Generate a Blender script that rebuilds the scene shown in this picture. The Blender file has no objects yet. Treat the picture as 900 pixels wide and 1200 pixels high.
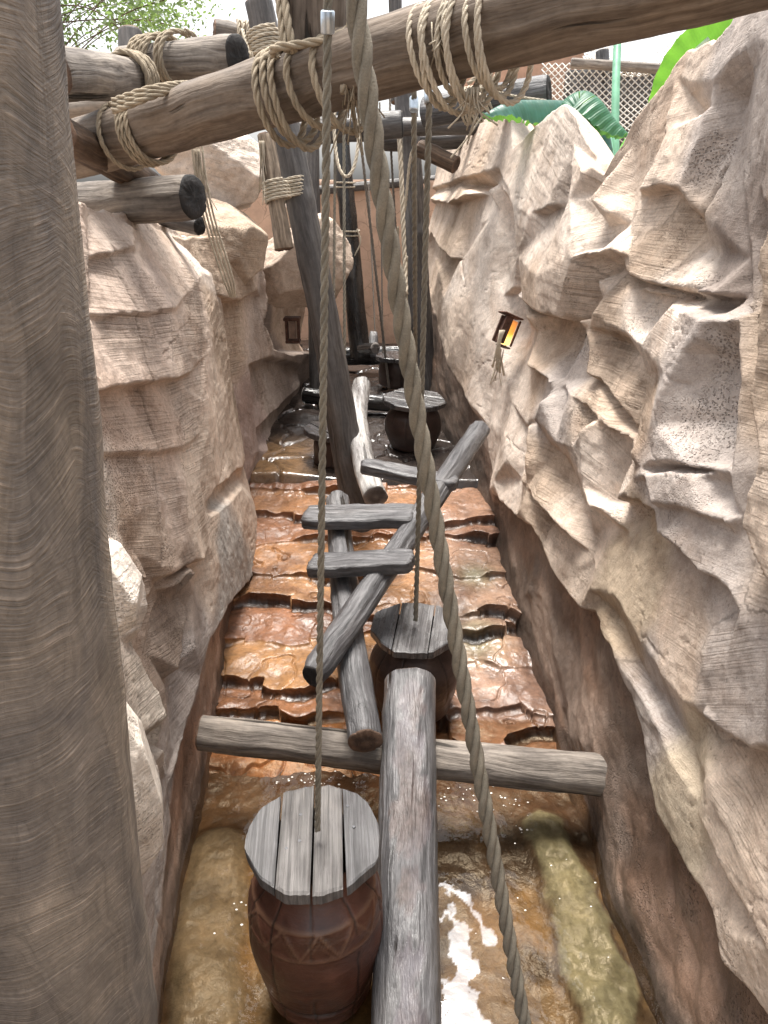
import bpy, math, random
import numpy as np
from mathutils import Vector, Matrix, Quaternion
from mathutils.geometry import delaunay_2d_cdt

# ------------------------------------------------------------------ camera, world, sun, exposure
S = bpy.context.scene
COL = S.collection
F, PITCH, H = 870.0, math.radians(24), 2.9
cd = bpy.data.cameras.new('camera'); cam = bpy.data.objects.new('camera', cd); COL.objects.link(cam)
cd.sensor_fit = 'VERTICAL'; cd.sensor_height = 36; cd.lens = 36 * F / 1200
cd.clip_start = .02; cd.clip_end = 500
cam.location = (0, 0, H); cam.rotation_euler = (math.pi / 2 - PITCH, 0, 0)
S.camera = cam
W = bpy.data.worlds.new('World'); S.world = W; W.use_nodes = True
nt = W.node_tree; nt.nodes.clear()
SUN_EL, SUN_AZ = math.radians(76), math.radians(-10)      # azimuth clockwise from +Y
sk = nt.nodes.new('ShaderNodeTexSky'); sk.sky_type = 'NISHITA'; sk.sun_disc = False
sk.sun_elevation = SUN_EL; sk.sun_rotation = SUN_AZ; sk.dust_density = 4; sk.air_density = 1
hs = nt.nodes.new('ShaderNodeHueSaturation'); hs.inputs['Saturation'].default_value = .18
bg = nt.nodes.new('ShaderNodeBackground'); bg.inputs['Strength'].default_value = .135
wo = nt.nodes.new('ShaderNodeOutputWorld')
nt.links.new(sk.outputs[0], hs.inputs['Color']); nt.links.new(hs.outputs[0], bg.inputs['Color']); nt.links.new(bg.outputs[0], wo.inputs['Surface'])
sl = bpy.data.lights.new('sun', 'SUN'); sl.energy = 3.1; sl.angle = math.radians(24); sl.color = (1, .95, .88)
so = bpy.data.objects.new('sun', sl); COL.objects.link(so)
sdir = Vector((math.sin(SUN_AZ) * math.cos(SUN_EL), math.cos(SUN_AZ) * math.cos(SUN_EL), math.sin(SUN_EL)))
so.rotation_euler = sdir.to_track_quat('Z', 'Y').to_euler(); so.location = (0, 0, 12)
vs = S.view_settings; vs.view_transform = 'Standard'; vs.look = 'None'; vs.gamma = 1; vs.exposure = 1.4; vs.use_curve_mapping = False
S.cycles.max_bounces = 8; S.cycles.diffuse_bounces = 3; S.cycles.use_denoising = True

# ------------------------------------------------------------------ projection helpers
SN, CS = math.sin(PITCH), math.cos(PITCH)
def ray(u, v):
    b = (600 - v) / F
    return Vector(((u - 450) / F, CS + SN * b, -SN + CS * b))
O = Vector((0, 0, H))
def P(u, v, d): return O + ray(u, v) * d
def PZ(u, v, z):
    r = ray(u, v); return O + r * ((z - H) / r.z)
def PY(u, v, y):
    r = ray(u, v); return O + r * (y / r.y)
def depth(p): return CS * p.y + SN * (H - p.z)

# ------------------------------------------------------------------ numpy noise
def _hash(ix, iy, seed):
    h = (ix.astype(np.int64) * 374761393 + iy.astype(np.int64) * 668265263 + seed * 1274126177) & 0xffffffff
    h = ((h ^ (h >> 13)) * 1274126177) & 0xffffffff
    return ((h ^ (h >> 16)) & 0xffff) / 65535.0
def vnoise(x, y, seed=0):
    x = np.asarray(x, float); y = np.asarray(y, float)
    ix = np.floor(x); iy = np.floor(y); fx = x - ix; fy = y - iy
    fx = fx * fx * fx * (fx * (fx * 6 - 15) + 10); fy = fy * fy * fy * (fy * (fy * 6 - 15) + 10)
    a = _hash(ix, iy, seed); b = _hash(ix + 1, iy, seed); c = _hash(ix, iy + 1, seed); d = _hash(ix + 1, iy + 1, seed)
    return (a + (b - a) * fx) * (1 - fy) + (c + (d - c) * fx) * fy
def fbm(x, y, seed=0, oct=4):
    s = 0; a = .5; x = np.asarray(x, float); y = np.asarray(y, float)
    for k in range(oct):
        s = s + a * (vnoise(x, y, seed + k * 17) * 2 - 1); x = x * 2.03 + 5.1; y = y * 2.03 + 9.7; a *= .5
    return s
def worley(x, y, seed=0):
    ix = np.floor(x); iy = np.floor(y); d1 = np.full(x.shape, 9.); d2 = np.full(x.shape, 9.); idv = np.zeros(x.shape)
    for dx in (-1, 0, 1):
        for dy in (-1, 0, 1):
            cx = ix + dx; cy = iy + dy
            px = cx + _hash(cx, cy, seed); py = cy + _hash(cx, cy, seed + 5)
            d = np.hypot(x - px, y - py); m = d < d1
            d2 = np.where(m, d1, np.minimum(d2, d)); idv = np.where(m, _hash(cx, cy, seed + 9), idv); d1 = np.where(m, d, d1)
    return d1, d2, idv
def sstep(a, b, x):
    t = np.clip((x - a) / (b - a), 0, 1); return t * t * (3 - 2 * t)

# ------------------------------------------------------------------ object helpers
def tag(o, label=None, cat=None, group=None, kind=None):
    if label: o['label'] = label
    if cat: o['category'] = cat
    if group: o['group'] = group
    if kind: o['kind'] = kind
    return o
def empty(name, loc, label, cat, group=None):
    o = bpy.data.objects.new(name, None); COL.objects.link(o); o.location = loc; o.empty_display_size = .1
    return tag(o, label, cat, group)
def link(o, parent=None):
    COL.objects.link(o)
    if parent is not None:
        bpy.context.view_layer.update()
        o.parent = parent; o.matrix_parent_inverse = Matrix.Translation(parent.location).inverted()
    return o
def mesh_obj(name, verts, faces, mats, parent=None, smooth=True, mat_idx=None, matrix=None, attrs=None, cols=None):
    me = bpy.data.meshes.new(name)
    verts = np.asarray(verts, dtype=np.float32)
    if isinstance(faces, np.ndarray):
        nf, k = faces.shape
        me.vertices.add(len(verts)); me.vertices.foreach_set('co', verts.ravel())
        me.loops.add(nf * k); me.loops.foreach_set('vertex_index', faces.astype(np.int32).ravel())
        me.polygons.add(nf); me.polygons.foreach_set('loop_start', np.arange(0, nf * k, k, dtype=np.int32))
        me.update(calc_edges=True)
    else:
        me.from_pydata([tuple(map(float, v)) for v in verts], [], [list(map(int, f)) for f in faces]); me.update()
    for m in (mats if isinstance(mats, (list, tuple)) else [mats]): me.materials.append(m)
    n = len(me.polygons)
    if mat_idx is not None: me.polygons.foreach_set('material_index', np.asarray(mat_idx, dtype=np.int32))
    if smooth is True: me.polygons.foreach_set('use_smooth', np.ones(n, dtype=bool))
    elif smooth is not False: me.polygons.foreach_set('use_smooth', np.asarray(smooth, dtype=bool))
    for an, av in (attrs or {}).items():
        a = me.attributes.new(an, 'FLOAT', 'POINT'); a.data.foreach_set('value', np.asarray(av, dtype=np.float32).ravel())
    if cols is not None:
        a = me.attributes.new('col', 'FLOAT_COLOR', 'POINT')
        c = np.concatenate([cols.reshape(-1, 3), np.ones((cols.size // 3, 1))], 1); a.data.foreach_set('color', c.astype(np.float32).ravel())
    me.validate()
    o = bpy.data.objects.new(name, me)
    if matrix is not None: o.matrix_world = matrix
    return link(o, parent)
def grid_faces(nr, nc):
    i = np.arange(nr * nc).reshape(nr, nc)
    return np.stack([i[:-1, :-1], i[:-1, 1:], i[1:, 1:], i[1:, :-1]], -1).reshape(-1, 4)

# ------------------------------------------------------------------ node material helper
class NM:
    def __init__(s, name):
        s.m = bpy.data.materials.new(name); s.m.use_nodes = True; s.t = s.m.node_tree; s.t.nodes.clear()
        s.out = s.t.nodes.new('ShaderNodeOutputMaterial'); s.b = s.t.nodes.new('ShaderNodeBsdfPrincipled')
        s.t.links.new(s.b.outputs[0], s.out.inputs[0])
    def n(s, typ, **kw):
        nd = s.t.nodes.new('ShaderNode' + typ)
        for k, v in kw.items():
            if k in nd.inputs: s.set(nd.inputs[k], v)
            else: setattr(nd, k, v)
        return nd
    def set(s, inp, v):
        if isinstance(v, bpy.types.NodeSocket): s.t.links.new(v, inp)
        else:
            if isinstance(v, (tuple, list)) and len(v) == 3 and inp.type == 'RGBA': v = (*v, 1)
            inp.default_value = v
    def attr(s, name, out='Fac'): return s.n('Attribute', attribute_name=name).outputs[out]
    def obj(s, scale=(1, 1, 1)):
        tc = s.n('TexCoord'); mp = s.n('Mapping'); s.set(mp.inputs['Vector'], tc.outputs['Object']); mp.inputs['Scale'].default_value = scale
        return mp.outputs[0]
    def noise(s, vec, scale, detail=4, rough=.55, dist=0): return s.n('TexNoise', Vector=vec, Scale=scale, Detail=detail, Roughness=rough, Distortion=dist).outputs['Fac']
    def ramp(s, fac, stops):
        r = s.n('ValToRGB'); s.set(r.inputs[0], fac); e = r.color_ramp.elements
        while len(e) < len(stops): e.new(.5)
        for k, (p, c) in enumerate(stops):
            e[k].position = p; e[k].color = (*c, 1) if isinstance(c, (tuple, list)) else (c, c, c, 1)
        return r.outputs[0]
    def mix(s, fac, a, b, mode='MIX'):
        m = s.n('Mix', data_type='RGBA', blend_type=mode)
        s.set(m.inputs[0], fac); s.set(m.inputs[6], a); s.set(m.inputs[7], b); return m.outputs[2]
    def math(s, op, a, b=0., c=0.):
        m = s.n('Math', operation=op); s.set(m.inputs[0], a); s.set(m.inputs[1], b); s.set(m.inputs[2], c); return m.outputs[0]
    def bump(s, h, dist, strength=1, normal=None):
        b = s.n('Bump', Height=h, Distance=dist, Strength=strength)
        if normal is not None: s.set(b.inputs['Normal'], normal)
        return b.outputs[0]
    def done(s, **kw):
        for k, v in kw.items(): s.set(s.b.inputs[k.replace('_', ' ')], v)
        return s.m

def rock_mat(name, wet=False):
    m = NM(name); v = m.obj()
    ph = m.attr('ph'); st = m.attr('st'); foot = m.attr('foot'); col = m.attr('col', 'Color')
    big = m.noise(v, 3.2, 5, .6); fine = m.noise(v, 28, 6, .65); grit = m.noise(v, 130, 3, .7)
    wob = m.math('MULTIPLY', m.noise(v, 4, 3), 1.8)
    sinv = m.n('TexNoise', noise_dimensions='2D')
    cx = m.n('CombineXYZ'); m.set(cx.inputs[0], m.math('ADD', ph, wob)); m.set(cx.inputs[1], m.math('MULTIPLY', big, 1.6))
    m.set(sinv.inputs['Vector'], cx.outputs[0]); sinv.inputs['Scale'].default_value = 1.0; sinv.inputs['Detail'].default_value = 5; sinv.inputs['Roughness'].default_value = .7
    line = m.ramp(sinv.outputs['Fac'], [(.30, 0.), (.46, .7), (.66, 1.)])
    patch = m.ramp(m.noise(v, 1.9, 4, .6), [(.40, .08), (.6, 1.)])
    amt = m.math('MULTIPLY', st, patch)
    c = m.mix(1, col, m.ramp(big, [(.28, (.72, .68, .65)), (.48, (1, 1, 1)), (.7, (1.2, 1.18, 1.16))]), 'MULTIPLY')
    c = m.mix(1, c, m.ramp(fine, [(.3, .8), (.55, 1.), (.75, 1.15)]), 'MULTIPLY')
    pits = m.ramp(m.noise(v, 52, 2, .5), [(.27, .6), (.33, 1.)])
    c = m.mix(.8, c, pits, 'MULTIPLY')
    dl = m.mix(amt, (1, 1, 1), m.mix(line, (.87, .82, .77), (1.02, 1.02, 1.02)))
    c = m.mix(1, c, dl, 'MULTIPLY')
    stain = m.ramp(m.noise(v, 1.3, 6, .68, .8), [(.50, 0.), (.66, 1.)])
    c = m.mix(m.math('MULTIPLY', stain, .55), c, m.mix(1, c, (.62, .53, .46), 'MULTIPLY'))
    vp = m.n('TexVoronoi', Scale=95.); m.set(vp.inputs['Vector'], v)
    pm = m.math('MULTIPLY', m.ramp(m.noise(v, 2.4, 4, .6), [(.52, 0.), (.62, 1.)]), m.ramp(vp.outputs['Distance'], [(.18, 1.), (.42, 0.)]))
    c = m.mix(m.math('MULTIPLY', pm, .35), c, m.mix(1, c, (.5, .43, .37), 'MULTIPLY'))
    c = m.mix(.55, c, m.ramp(grit, [(.32, .72), (.5, 1.), (.68, 1.2)]), 'MULTIPLY')
    h1 = m.math('MULTIPLY', line, amt)
    nrm = m.bump(h1, .010); nrm = m.bump(m.math('SUBTRACT', 1., pm), .008, 1, nrm)
    nrm = m.bump(m.math('ADD', m.math('MULTIPLY', fine, 1.0), m.math('MULTIPLY', grit, .5)), .007, .8, nrm)
    nrm = m.bump(big, .03, .4, nrm)
    rough = m.n('MapRange'); m.set(rough.inputs[0], foot); rough.inputs[3].default_value = .9; rough.inputs[4].default_value = .5
    m.done(Base_Color=c, Normal=nrm, Roughness=rough.outputs[0]); m.b.inputs['Specular IOR Level'].default_value = .3
    return m.m

def wood_mat(name, light, dark, rough=.75, grain=1.0, crack=.6, spec=.3, wetpatch=0.):
    m = NM(name)
    oi = m.n('ObjectInfo'); tc = m.n('TexCoord')
    off = m.n('VectorMath', operation='SCALE'); m.set(off.inputs[0], (7.3, 3.1, 5.7)); m.set(off.inputs['Scale'], oi.outputs['Random'])
    add = m.n('VectorMath', operation='ADD'); m.set(add.inputs[0], tc.outputs['Object']); m.set(add.inputs[1], off.outputs[0])
    def mp(sc):
        q = m.n('Mapping'); m.set(q.inputs['Vector'], add.outputs[0]); q.inputs['Scale'].default_value = sc; return q.outputs[0]
    warp = m.n('TexNoise'); m.set(warp.inputs['Vector'], mp((2, 2, 1.2))); warp.inputs['Scale'].default_value = 1.6
    wv = m.n('VectorMath', operation='MULTIPLY_ADD'); m.set(wv.inputs[0], warp.outputs['Color']); m.set(wv.inputs[1], (.10, .10, 0)); m.set(wv.inputs[2], add.outputs[0])
    q = m.n('Mapping'); m.set(q.inputs['Vector'], wv.outputs[0]); q.inputs['Scale'].default_value = (46, 46, 1.6)
    fib = m.noise(q.outputs[0], 1, 5, .62)
    q2 = m.n('Mapping'); m.set(q2.inputs['Vector'], wv.outputs[0]); q2.inputs['Scale'].default_value = (17, 17, .8)
    ck = m.noise(q2.outputs[0], 1, 3, .5)
    pat = m.noise(mp((3, 3, 1.4)), 1.5, 5, .6)
    spk = m.noise(mp((40, 40, 25)), 1, 3, .6)
    c = m.mix(m.ramp(fib, [(.3, 0.), (.7, 1.)]), dark, light)
    c = m.mix(1, c, m.ramp(pat, [(.3, (.55, .54, .55)), (.5, (1, 1, 1)), (.72, (1.3, 1.27, 1.22))]), 'MULTIPLY')
    crk = m.ramp(ck, [(.30, 0.), (.335, 1.)])
    c = m.mix(m.math('MULTIPLY', m.math('SUBTRACT', 1., crk), crack), c, (.018, .014, .011))
    c = m.mix(.6, c, m.ramp(spk, [(.3, .7), (.5, 1.), (.75, 1.2)]), 'MULTIPLY')
    nrm = m.bump(fib, .006 * grain); nrm = m.bump(crk, .012, crack, nrm); nrm = m.bump(pat, .02, .6, nrm); nrm = m.bump(spk, .002, .6, nrm)
    pl = m.attr('peel'); pc = m.mix(m.ramp(spk, [(.3, 0.), (.7, 1.)]), (.045, .034, .031), (.12, .095, .088)); pc = m.mix(m.ramp(pat, [(.4, 0.), (.6, .8)]), pc, (.13, .122, .135)); c = m.mix(pl, c, pc)
    r = m.ramp(m.noise(mp((5, 5, 2)), 1, 4, .6), [(.42, max(.12, rough - wetpatch)), (.6, rough)])
    m.done(Base_Color=c, Normal=nrm, Roughness=r); m.b.inputs['Specular IOR Level'].default_value = spec
    return m.m
def end_mat(name, light, dark):
    m = NM(name); v = m.obj()
    ln = m.n('VectorMath', operation='LENGTH'); mp = m.n('Mapping'); m.set(mp.inputs['Vector'], v); mp.inputs['Scale'].default_value = (1, 1, 0); m.set(ln.inputs[0], mp.outputs[0])
    rr = m.math('ADD', m.math('MULTIPLY', ln.outputs['Value'], 70.), m.math('MULTIPLY', m.noise(v, 9, 4), 5.))
    ring = m.math('MULTIPLY', m.math('ADD', m.math('SINE', rr), 1.), .5)
    c = m.mix(ring, dark, light); c = m.mix(1, c, m.ramp(m.noise(v, 14, 5, .6), [(.3, .5), (.7, 1.2)]), 'MULTIPLY')
    nrm = m.bump(m.math('ADD', ring, m.math('MULTIPLY', m.noise(v, 60, 4), 2.)), .003)
    return m.done(Base_Color=c, Roughness=.85, Normal=nrm)
def plain_mat(name, col, rough=.6, metal=0., nscale=20, amt=.25, bump=.003, emit=None):
    m = NM(name); v = m.obj(); n1 = m.noise(v, nscale, 5, .6)
    c = m.mix(1, col, m.ramp(n1, [(.3, 1 - amt), (.7, 1 + amt)]), 'MULTIPLY')
    m.done(Base_Color=c, Roughness=rough, Metallic=metal, Normal=m.bump(n1, bump))
    if emit: m.set(m.b.inputs['Emission Color'], emit[0]); m.b.inputs['Emission Strength'].default_value = emit[1]
    return m.m
def rope_mat(name, light, dark):
    m = NM(name); v = m.obj()
    n1 = m.noise(v, 240, 3, .6); n2 = m.noise(v, 14, 4, .6)
    c = m.mix(n1, dark, light); c = m.mix(1, c, m.ramp(n2, [(.3, .72), (.7, 1.2)]), 'MULTIPLY')
    return m.done(Base_Color=c, Roughness=.9, Normal=m.bump(n1, .003))

M = {}
M['rock'] = rock_mat('sandstone')
M['grey'] = wood_mat('weathered_grey_wood', (.15, .146, .15), (.034, .033, .034), .52, 1.7, 1., .35, .22)
M['beamgrey'] = wood_mat('dry_grey_wood', (.285, .25, .215), (.085, .07, .06), .75, 1.3, .9, .3)
M['brown'] = wood_mat('brown_log_wood', (.215, .175, .14), (.082, .06, .045), .75, 1.4, .9, .3)
M['dark'] = wood_mat('dark_grey_wood', (.12, .11, .105), (.04, .036, .034), .6, 1, .6, .4, .2)
M['rot'] = wood_mat('rotten_wood', (.42, .34, .26), (.06, .045, .035), .85, 2, 1., .2)
M['black'] = wood_mat('wet_black_wood', (.035, .033, .033), (.008, .008, .008), .3, 1, .5, .6, .2)
M['bark'] = wood_mat('peeled_pale_wood', (.50, .49, .475), (.14, .125, .115), .35, 1, .7, .5, .2)
M['darkbrown'] = wood_mat('dark_brown_wood', (.16, .105, .07), (.04, .027, .02), .7, 1.4, .9, .3)
M['lid'] = wood_mat('weathered_plank_wood', (.42, .40, .385), (.19, .175, .165), .7, 1.4, .5, .35, .15)
M['endb'] = end_mat('brown_end_grain', (.17, .105, .07), (.085, .052, .036))
M['endd'] = end_mat('black_end_grain', (.03, .027, .026), (.012, .011, .011))
M['endg'] = end_mat('grey_end_grain', (.28, .25, .23), (.13, .115, .105))
M['rope'] = rope_mat('rope_fibre', (.43, .36, .265), (.22, .175, .12))
M['ropeg'] = rope_mat('greyed_rope_fibre', (.29, .26, .205), (.12, .105, .08))
M['ropew'] = rope_mat('pale_rope_fibre', (.62, .55, .44), (.36, .30, .22))
M['cable'] = rope_mat('dark_cord_fibre', (.20, .17, .14), (.10, .085, .07))
M['metal'] = plain_mat('galvanised_steel', (.5, .56, .62), .35, .9, 30, .2, .001)
M['rust'] = plain_mat('rusty_iron', (.10, .05, .035), .7, .3, 30, .5, .003)
M['stucco'] = plain_mat('terracotta_stucco', (.52, .33, .235), .85, 0, 6, .18, .006)
M['screw'] = plain_mat('screw_steel', (.12, .12, .125), .4, .9, 60, .2, .0005)

def post_mat():
    m = NM('sawn_post_wood'); tc = m.n('TexCoord'); sp = m.n('SeparateXYZ'); m.set(sp.inputs[0], tc.outputs['Object'])
    tx = m.math('ADD', m.math('MULTIPLY', sp.outputs[0], .86), m.math('MULTIPLY', sp.outputs[1], .5)); z = sp.outputs[2]
    q = m.n('Mapping'); m.set(q.inputs['Vector'], tc.outputs['Object']); q.inputs['Scale'].default_value = (2.6, 2.6, .85)
    big = m.noise(q.outputs[0], 1.0, 2, .5); b2 = m.noise(q.outputs[0], 2.6, 3, .5)
    def xyz(a, b): c = m.n('CombineXYZ'); m.set(c.inputs[0], a); m.set(c.inputs[1], b); return c.outputs[0]
    warpz = m.math('ADD', z, m.math('MULTIPLY', big, .30))
    def strokes(ang, lng, wid, det=4):
        ca, sa = math.cos(ang), math.sin(ang)
        al = m.math('ADD', m.math('MULTIPLY', tx, ca), m.math('MULTIPLY', warpz, sa)); ac = m.math('ADD', m.math('MULTIPLY', tx, -sa), m.math('MULTIPLY', warpz, ca))
        return m.noise(xyz(m.math('MULTIPLY', al, lng), m.math('MULTIPLY', ac, wid)), 1, det, .6)
    s1 = strokes(math.radians(-34), 11, 170, 3); s2 = strokes(math.radians(16), 12, 190, 3); sel = m.ramp(b2, [(.44, 0.), (.56, 1.)])
    saw = m.mix(sel, s1, s2)
    gr = m.noise(xyz(m.math('ADD', m.math('MULTIPLY', tx, 34.), m.math('MULTIPLY', b2, 9.)), m.math('MULTIPLY', z, 1.5)), 1, 4, .6)
    pat = m.noise(xyz(m.math('ADD', m.math('MULTIPLY', tx, 8.), m.math('MULTIPLY', big, 4.)), m.math('MULTIPLY', z, 1.3)), 1, 4, .55)
    spk = m.noise(tc.outputs['Object'], 90, 3, .6)
    c = m.mix(m.ramp(pat, [(.36, 0.), (.62, 1.)]), (.115, .103, .095), (.25, .21, .168))
    c = m.mix(1, c, m.ramp(gr, [(.32, .62), (.5, 1.), (.72, 1.3)]), 'MULTIPLY')
    c = m.mix(1, c, m.ramp(saw, [(.34, .78), (.5, 1.), (.58, 1.15), (.68, 1.9)]), 'MULTIPLY')
    c = m.mix(.6, c, m.ramp(spk, [(.3, .75), (.7, 1.2)]), 'MULTIPLY')
    ck = m.ramp(m.noise(xyz(m.math('ADD', m.math('MULTIPLY', tx, 16.), m.math('MULTIPLY', b2, 1.2)), m.math('MULTIPLY', z, .7)), 1, 3, .5), [(.30, 0.), (.325, 1.)])
    c = m.mix(m.math('SUBTRACT', 1., ck), c, (.03, .024, .02)); dirt = m.ramp(m.noise(tc.outputs['Object'], 3.5, 6, .7), [(.5, 0.), (.7, .6)]); c = m.mix(dirt, c, (.07, .06, .055))
    nrm = m.bump(saw, .006); nrm = m.bump(gr, .006, .9, nrm); nrm = m.bump(ck, .012, .8, nrm); nrm = m.bump(spk, .002, .5, nrm)
    return m.done(Base_Color=c, Normal=nrm, Roughness=.75)
M['post'] = post_mat()

# distance to a polyline
def pdist(X, Y, pts):
    best = np.full(X.shape, 1e9)
    for (ax, ay), (bx, by) in zip(pts[:-1], pts[1:]):
        t = np.clip(((X - ax) * (bx - ax) + (Y - ay) * (by - ay)) / ((bx - ax) ** 2 + (by - ay) ** 2 + 1e-9), 0, 1)
        best = np.minimum(best, np.hypot(X - ax - t * (bx - ax), Y - ay - t * (by - ay)))
    return best

# ------------------------------------------------------------------ rock walls as relief over a leaning plane
def rock_relief(name, side, pl, lines, pts, top, yr, seeds, footline, label, ncol_k=.0037, nrow=440, zmin=-.25, seed=1, defcol=(.46, .35, .265), footcol=(.205, .155, .125), rough=1., hull=None, cracks=()):
    a, b, y0, c = pl                                     # side*x = a + b*(Y-y0) + c*z - r
    def solve(u, v, r):
        d = ray(u, v); t = (a - b * y0 + H * c - r) / (side * d.x - b * d.y - c * d.z)
        p = O + d * t; return p.y, p.z
    V = []; R = []; E = []; idx = {}
    def add(y, z, r):
        k = (round(y, 3), round(z, 3))
        if k in idx: return idx[k]
        idx[k] = len(V); V.append(Vector((y, z))); R.append(r); return idx[k]
    for ln in lines:
        prev = None
        for (u, v, r) in ln:
            r /= 100; y, z = solve(u, v, r)
            i = add(y, z, r)
            if prev is not None and prev != i: E.append((prev, i))
            prev = i
    def seg_near(p, q):
        best = None
        for (a_, ra), (b_, rb_) in zip(q[:-1], q[1:]):
            ab = b_ - a_; t = max(0, min(1, (p - a_).dot(ab) / (ab.length_squared + 1e-9))); c_ = a_ + ab * t; d_ = (p - c_).length
            if best is None or d_ < best[0]: best = (d_, c_, ra + (rb_ - ra) * t)
        return best
    for l0, l1 in zip(lines[:-1], lines[1:]):              # overhangs: a near-vertical drop right behind the lip
        if len(l1) < 2 or len(l0) < 2: continue
        if max(min(math.hypot(u - u2, v - v2) for (u2, v2, _) in l0) for (u, v, _) in l1) > 32: continue
        if np.mean([p[2] for p in l0]) - np.mean([p[2] for p in l1]) < 4: continue
        q = [(Vector(solve(u, v, r / 100)), r / 100) for (u, v, r) in l1]; prev = None
        for (u, v, r) in l0:
            p = Vector(solve(u, v, r / 100)); d_, c_, ru = seg_near(p, q)
            if d_ < 1e-3: continue
            m_ = p + (c_ - p) * min(.6, .03 / d_); i = add(m_.x, m_.y, ru)
            if prev is not None and prev != i: E.append((prev, i))
            prev = i
    for (u, v, r) in pts:
        r /= 100; y, z = solve(u, v, r); add(y, z, r)
    for (y, z, r) in (hull or []): add(y, z, r)
    vo, eo, fo, ov, oe, of = delaunay_2d_cdt(V, E, [], 0, 1e-4)
    Vn = np.array([[p.x, p.y] for p in vo]); Vi = np.array([[p.x, p.y] for p in V]); Ri = np.array(R)
    Ro = np.empty(len(vo))
    for k, p in enumerate(Vn):
        if len(ov[k]): Ro[k] = R[ov[k][0]]
        else:
            d = np.hypot(*(Vi - p).T) + 1e-4; w = 1 / d ** 2; j = np.argsort(d)[:4]; Ro[k] = (Ri[j] * w[j]).sum() / w[j].sum()
    Ys = np.exp(np.arange(math.log(yr[0]), math.log(yr[1]), ncol_k))
    tp = sorted([solve(u, v, r / 100) if not isinstance(u, str) else (v, r) for (u, v, r) in top])
    ztop = np.interp(Ys, [p[0] for p in tp], [p[1] for p in tp]) + .02 * fbm(Ys * 6, Ys * 0, seed + 3)
    s = np.linspace(0, 1, nrow)[:, None]
    Z = zmin + s * (ztop[None, :] - zmin); Y = np.repeat(Ys[None, :], nrow, 0)
    wy = Y + .02 * fbm(Y * 3, Z * 3, seed + 70) + .006 * fbm(Y * 14, Z * 14, seed + 72)
    wz = Z + .02 * fbm(Y * 3, Z * 3, seed + 71) + .006 * fbm(Y * 14, Z * 14, seed + 73)
    near = np.array([0.])
    Rg = np.full(Y.shape, np.nan)
    for f in fo:
        for k in range(1, len(f) - 1):
            tri = [f[0], f[k], f[k + 1]]; A, B, C = Vn[tri]; ra, rb, rc = Ro[tri]
            lo, hi = min(A[0], B[0], C[0]) - .1, max(A[0], B[0], C[0]) + .1
            c0, c1 = np.searchsorted(Ys, [lo, hi])
            if c1 <= c0: continue
            yy = wy[:, c0:c1]; zz = wz[:, c0:c1]
            den = (B[1] - C[1]) * (A[0] - C[0]) + (C[0] - B[0]) * (A[1] - C[1])
            if abs(den) < 1e-9: continue
            l1 = ((B[1] - C[1]) * (yy - C[0]) + (C[0] - B[0]) * (zz - C[1])) / den
            l2 = ((C[1] - A[1]) * (yy - C[0]) + (A[0] - C[0]) * (zz - C[1])) / den
            l3 = 1 - l1 - l2; m = (l1 > -1e-6) & (l2 > -1e-6) & (l3 > -1e-6)
            Rg[:, c0:c1] = np.where(m, l1 * ra + l2 * rb + l3 * rc, Rg[:, c0:c1])
    Rg = np.where(np.isnan(Rg), np.nanmean(Rg), Rg)
    for _ in range(1):
        q = np.pad(Rg, 1, 'edge'); Rg = (q[:-2, 1:-1] + q[2:, 1:-1] + q[1:-1, :-2] + q[1:-1, 2:] + 2 * q[1:-1, 1:-1]) / 6
    # seeds: strata direction, strength and stone colour of each face
    sd = []
    for (u, v, r, ang, stn, colr) in seeds:
        y, z = solve(u, v, r / 100); ca, sa = math.cos(math.radians(ang)), math.sin(math.radians(ang))
        ya, za = solve(u + 4 * ca, v + 4 * sa, r / 100); dy, dz = ya - y, za - z; L = math.hypot(dy, dz) + 1e-9
        sd.append((y, z, -dz / L, dy / L, stn, colr))
    wY = Y + .10 * fbm(Y * 4, Z * 4, seed + 20); wZ = Z + .10 * fbm(Y * 4, Z * 4, seed + 21)
    best = np.full(Y.shape, 1e9); best2 = best.copy(); PH = np.zeros(Y.shape); ST = np.zeros(Y.shape); CO = np.zeros(Y.shape + (3,)); CO[:] = defcol
    for (y, z, ny, nz, stn, colr) in sd:
        d = np.hypot(wY - y, wZ - z); m = d < best; best2 = np.where(m, best, np.minimum(best2, d)); best = np.where(m, d, best)
        PH = np.where(m, (ny * Y + nz * Z) / .0075 + y * 31, PH); ST = np.where(m, stn, ST); CO[m] = colr
    ST = ST * sstep(.0, .09, best2 - best)
    for _ in range(30):
        q = np.pad(CO, ((1, 1), (1, 1), (0, 0)), 'edge'); CO = (q[:-2, 1:-1] + q[2:, 1:-1] + q[1:-1, :-2] + q[1:-1, 2:]) / 4
        q = np.pad(ST, 1, 'edge'); ST = (q[:-2, 1:-1] + q[2:, 1:-1] + q[1:-1, :-2] + q[1:-1, 2:]) / 4
    fp = sorted(solve(u, v, r / 100) for (u, v, r) in footline)
    zf = np.interp(Ys, [p[0] for p in fp], [p[1] for p in fp])[None, :] + .02 * fbm(Y * 7, Z * 7, seed + 40)
    foot = 1 - sstep(-.02, .02, Z - zf)
    CO = CO * (1 - foot[..., None]) + np.array(footcol) * (.62 + .75 * (fbm(Y * 2.2 + Z * 3, Z * 6 - Y * 4, seed + 41)[..., None] + .5)) * (1 - np.array([.0, .12, .2]) * sstep(-.1, .3, fbm(Y * 1.4, Z * 3, seed + 42))[..., None]) * foot[..., None]
    wl = Z - np.interp(Ys, [0, 3.3, 5.9, 12], [0, .0, .6, .62])[None, :] + .05 * fbm(Y * 5, Z * 3, seed + 43) + .02 * fbm(Y * 17, Z * 17, seed + 44)
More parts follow.
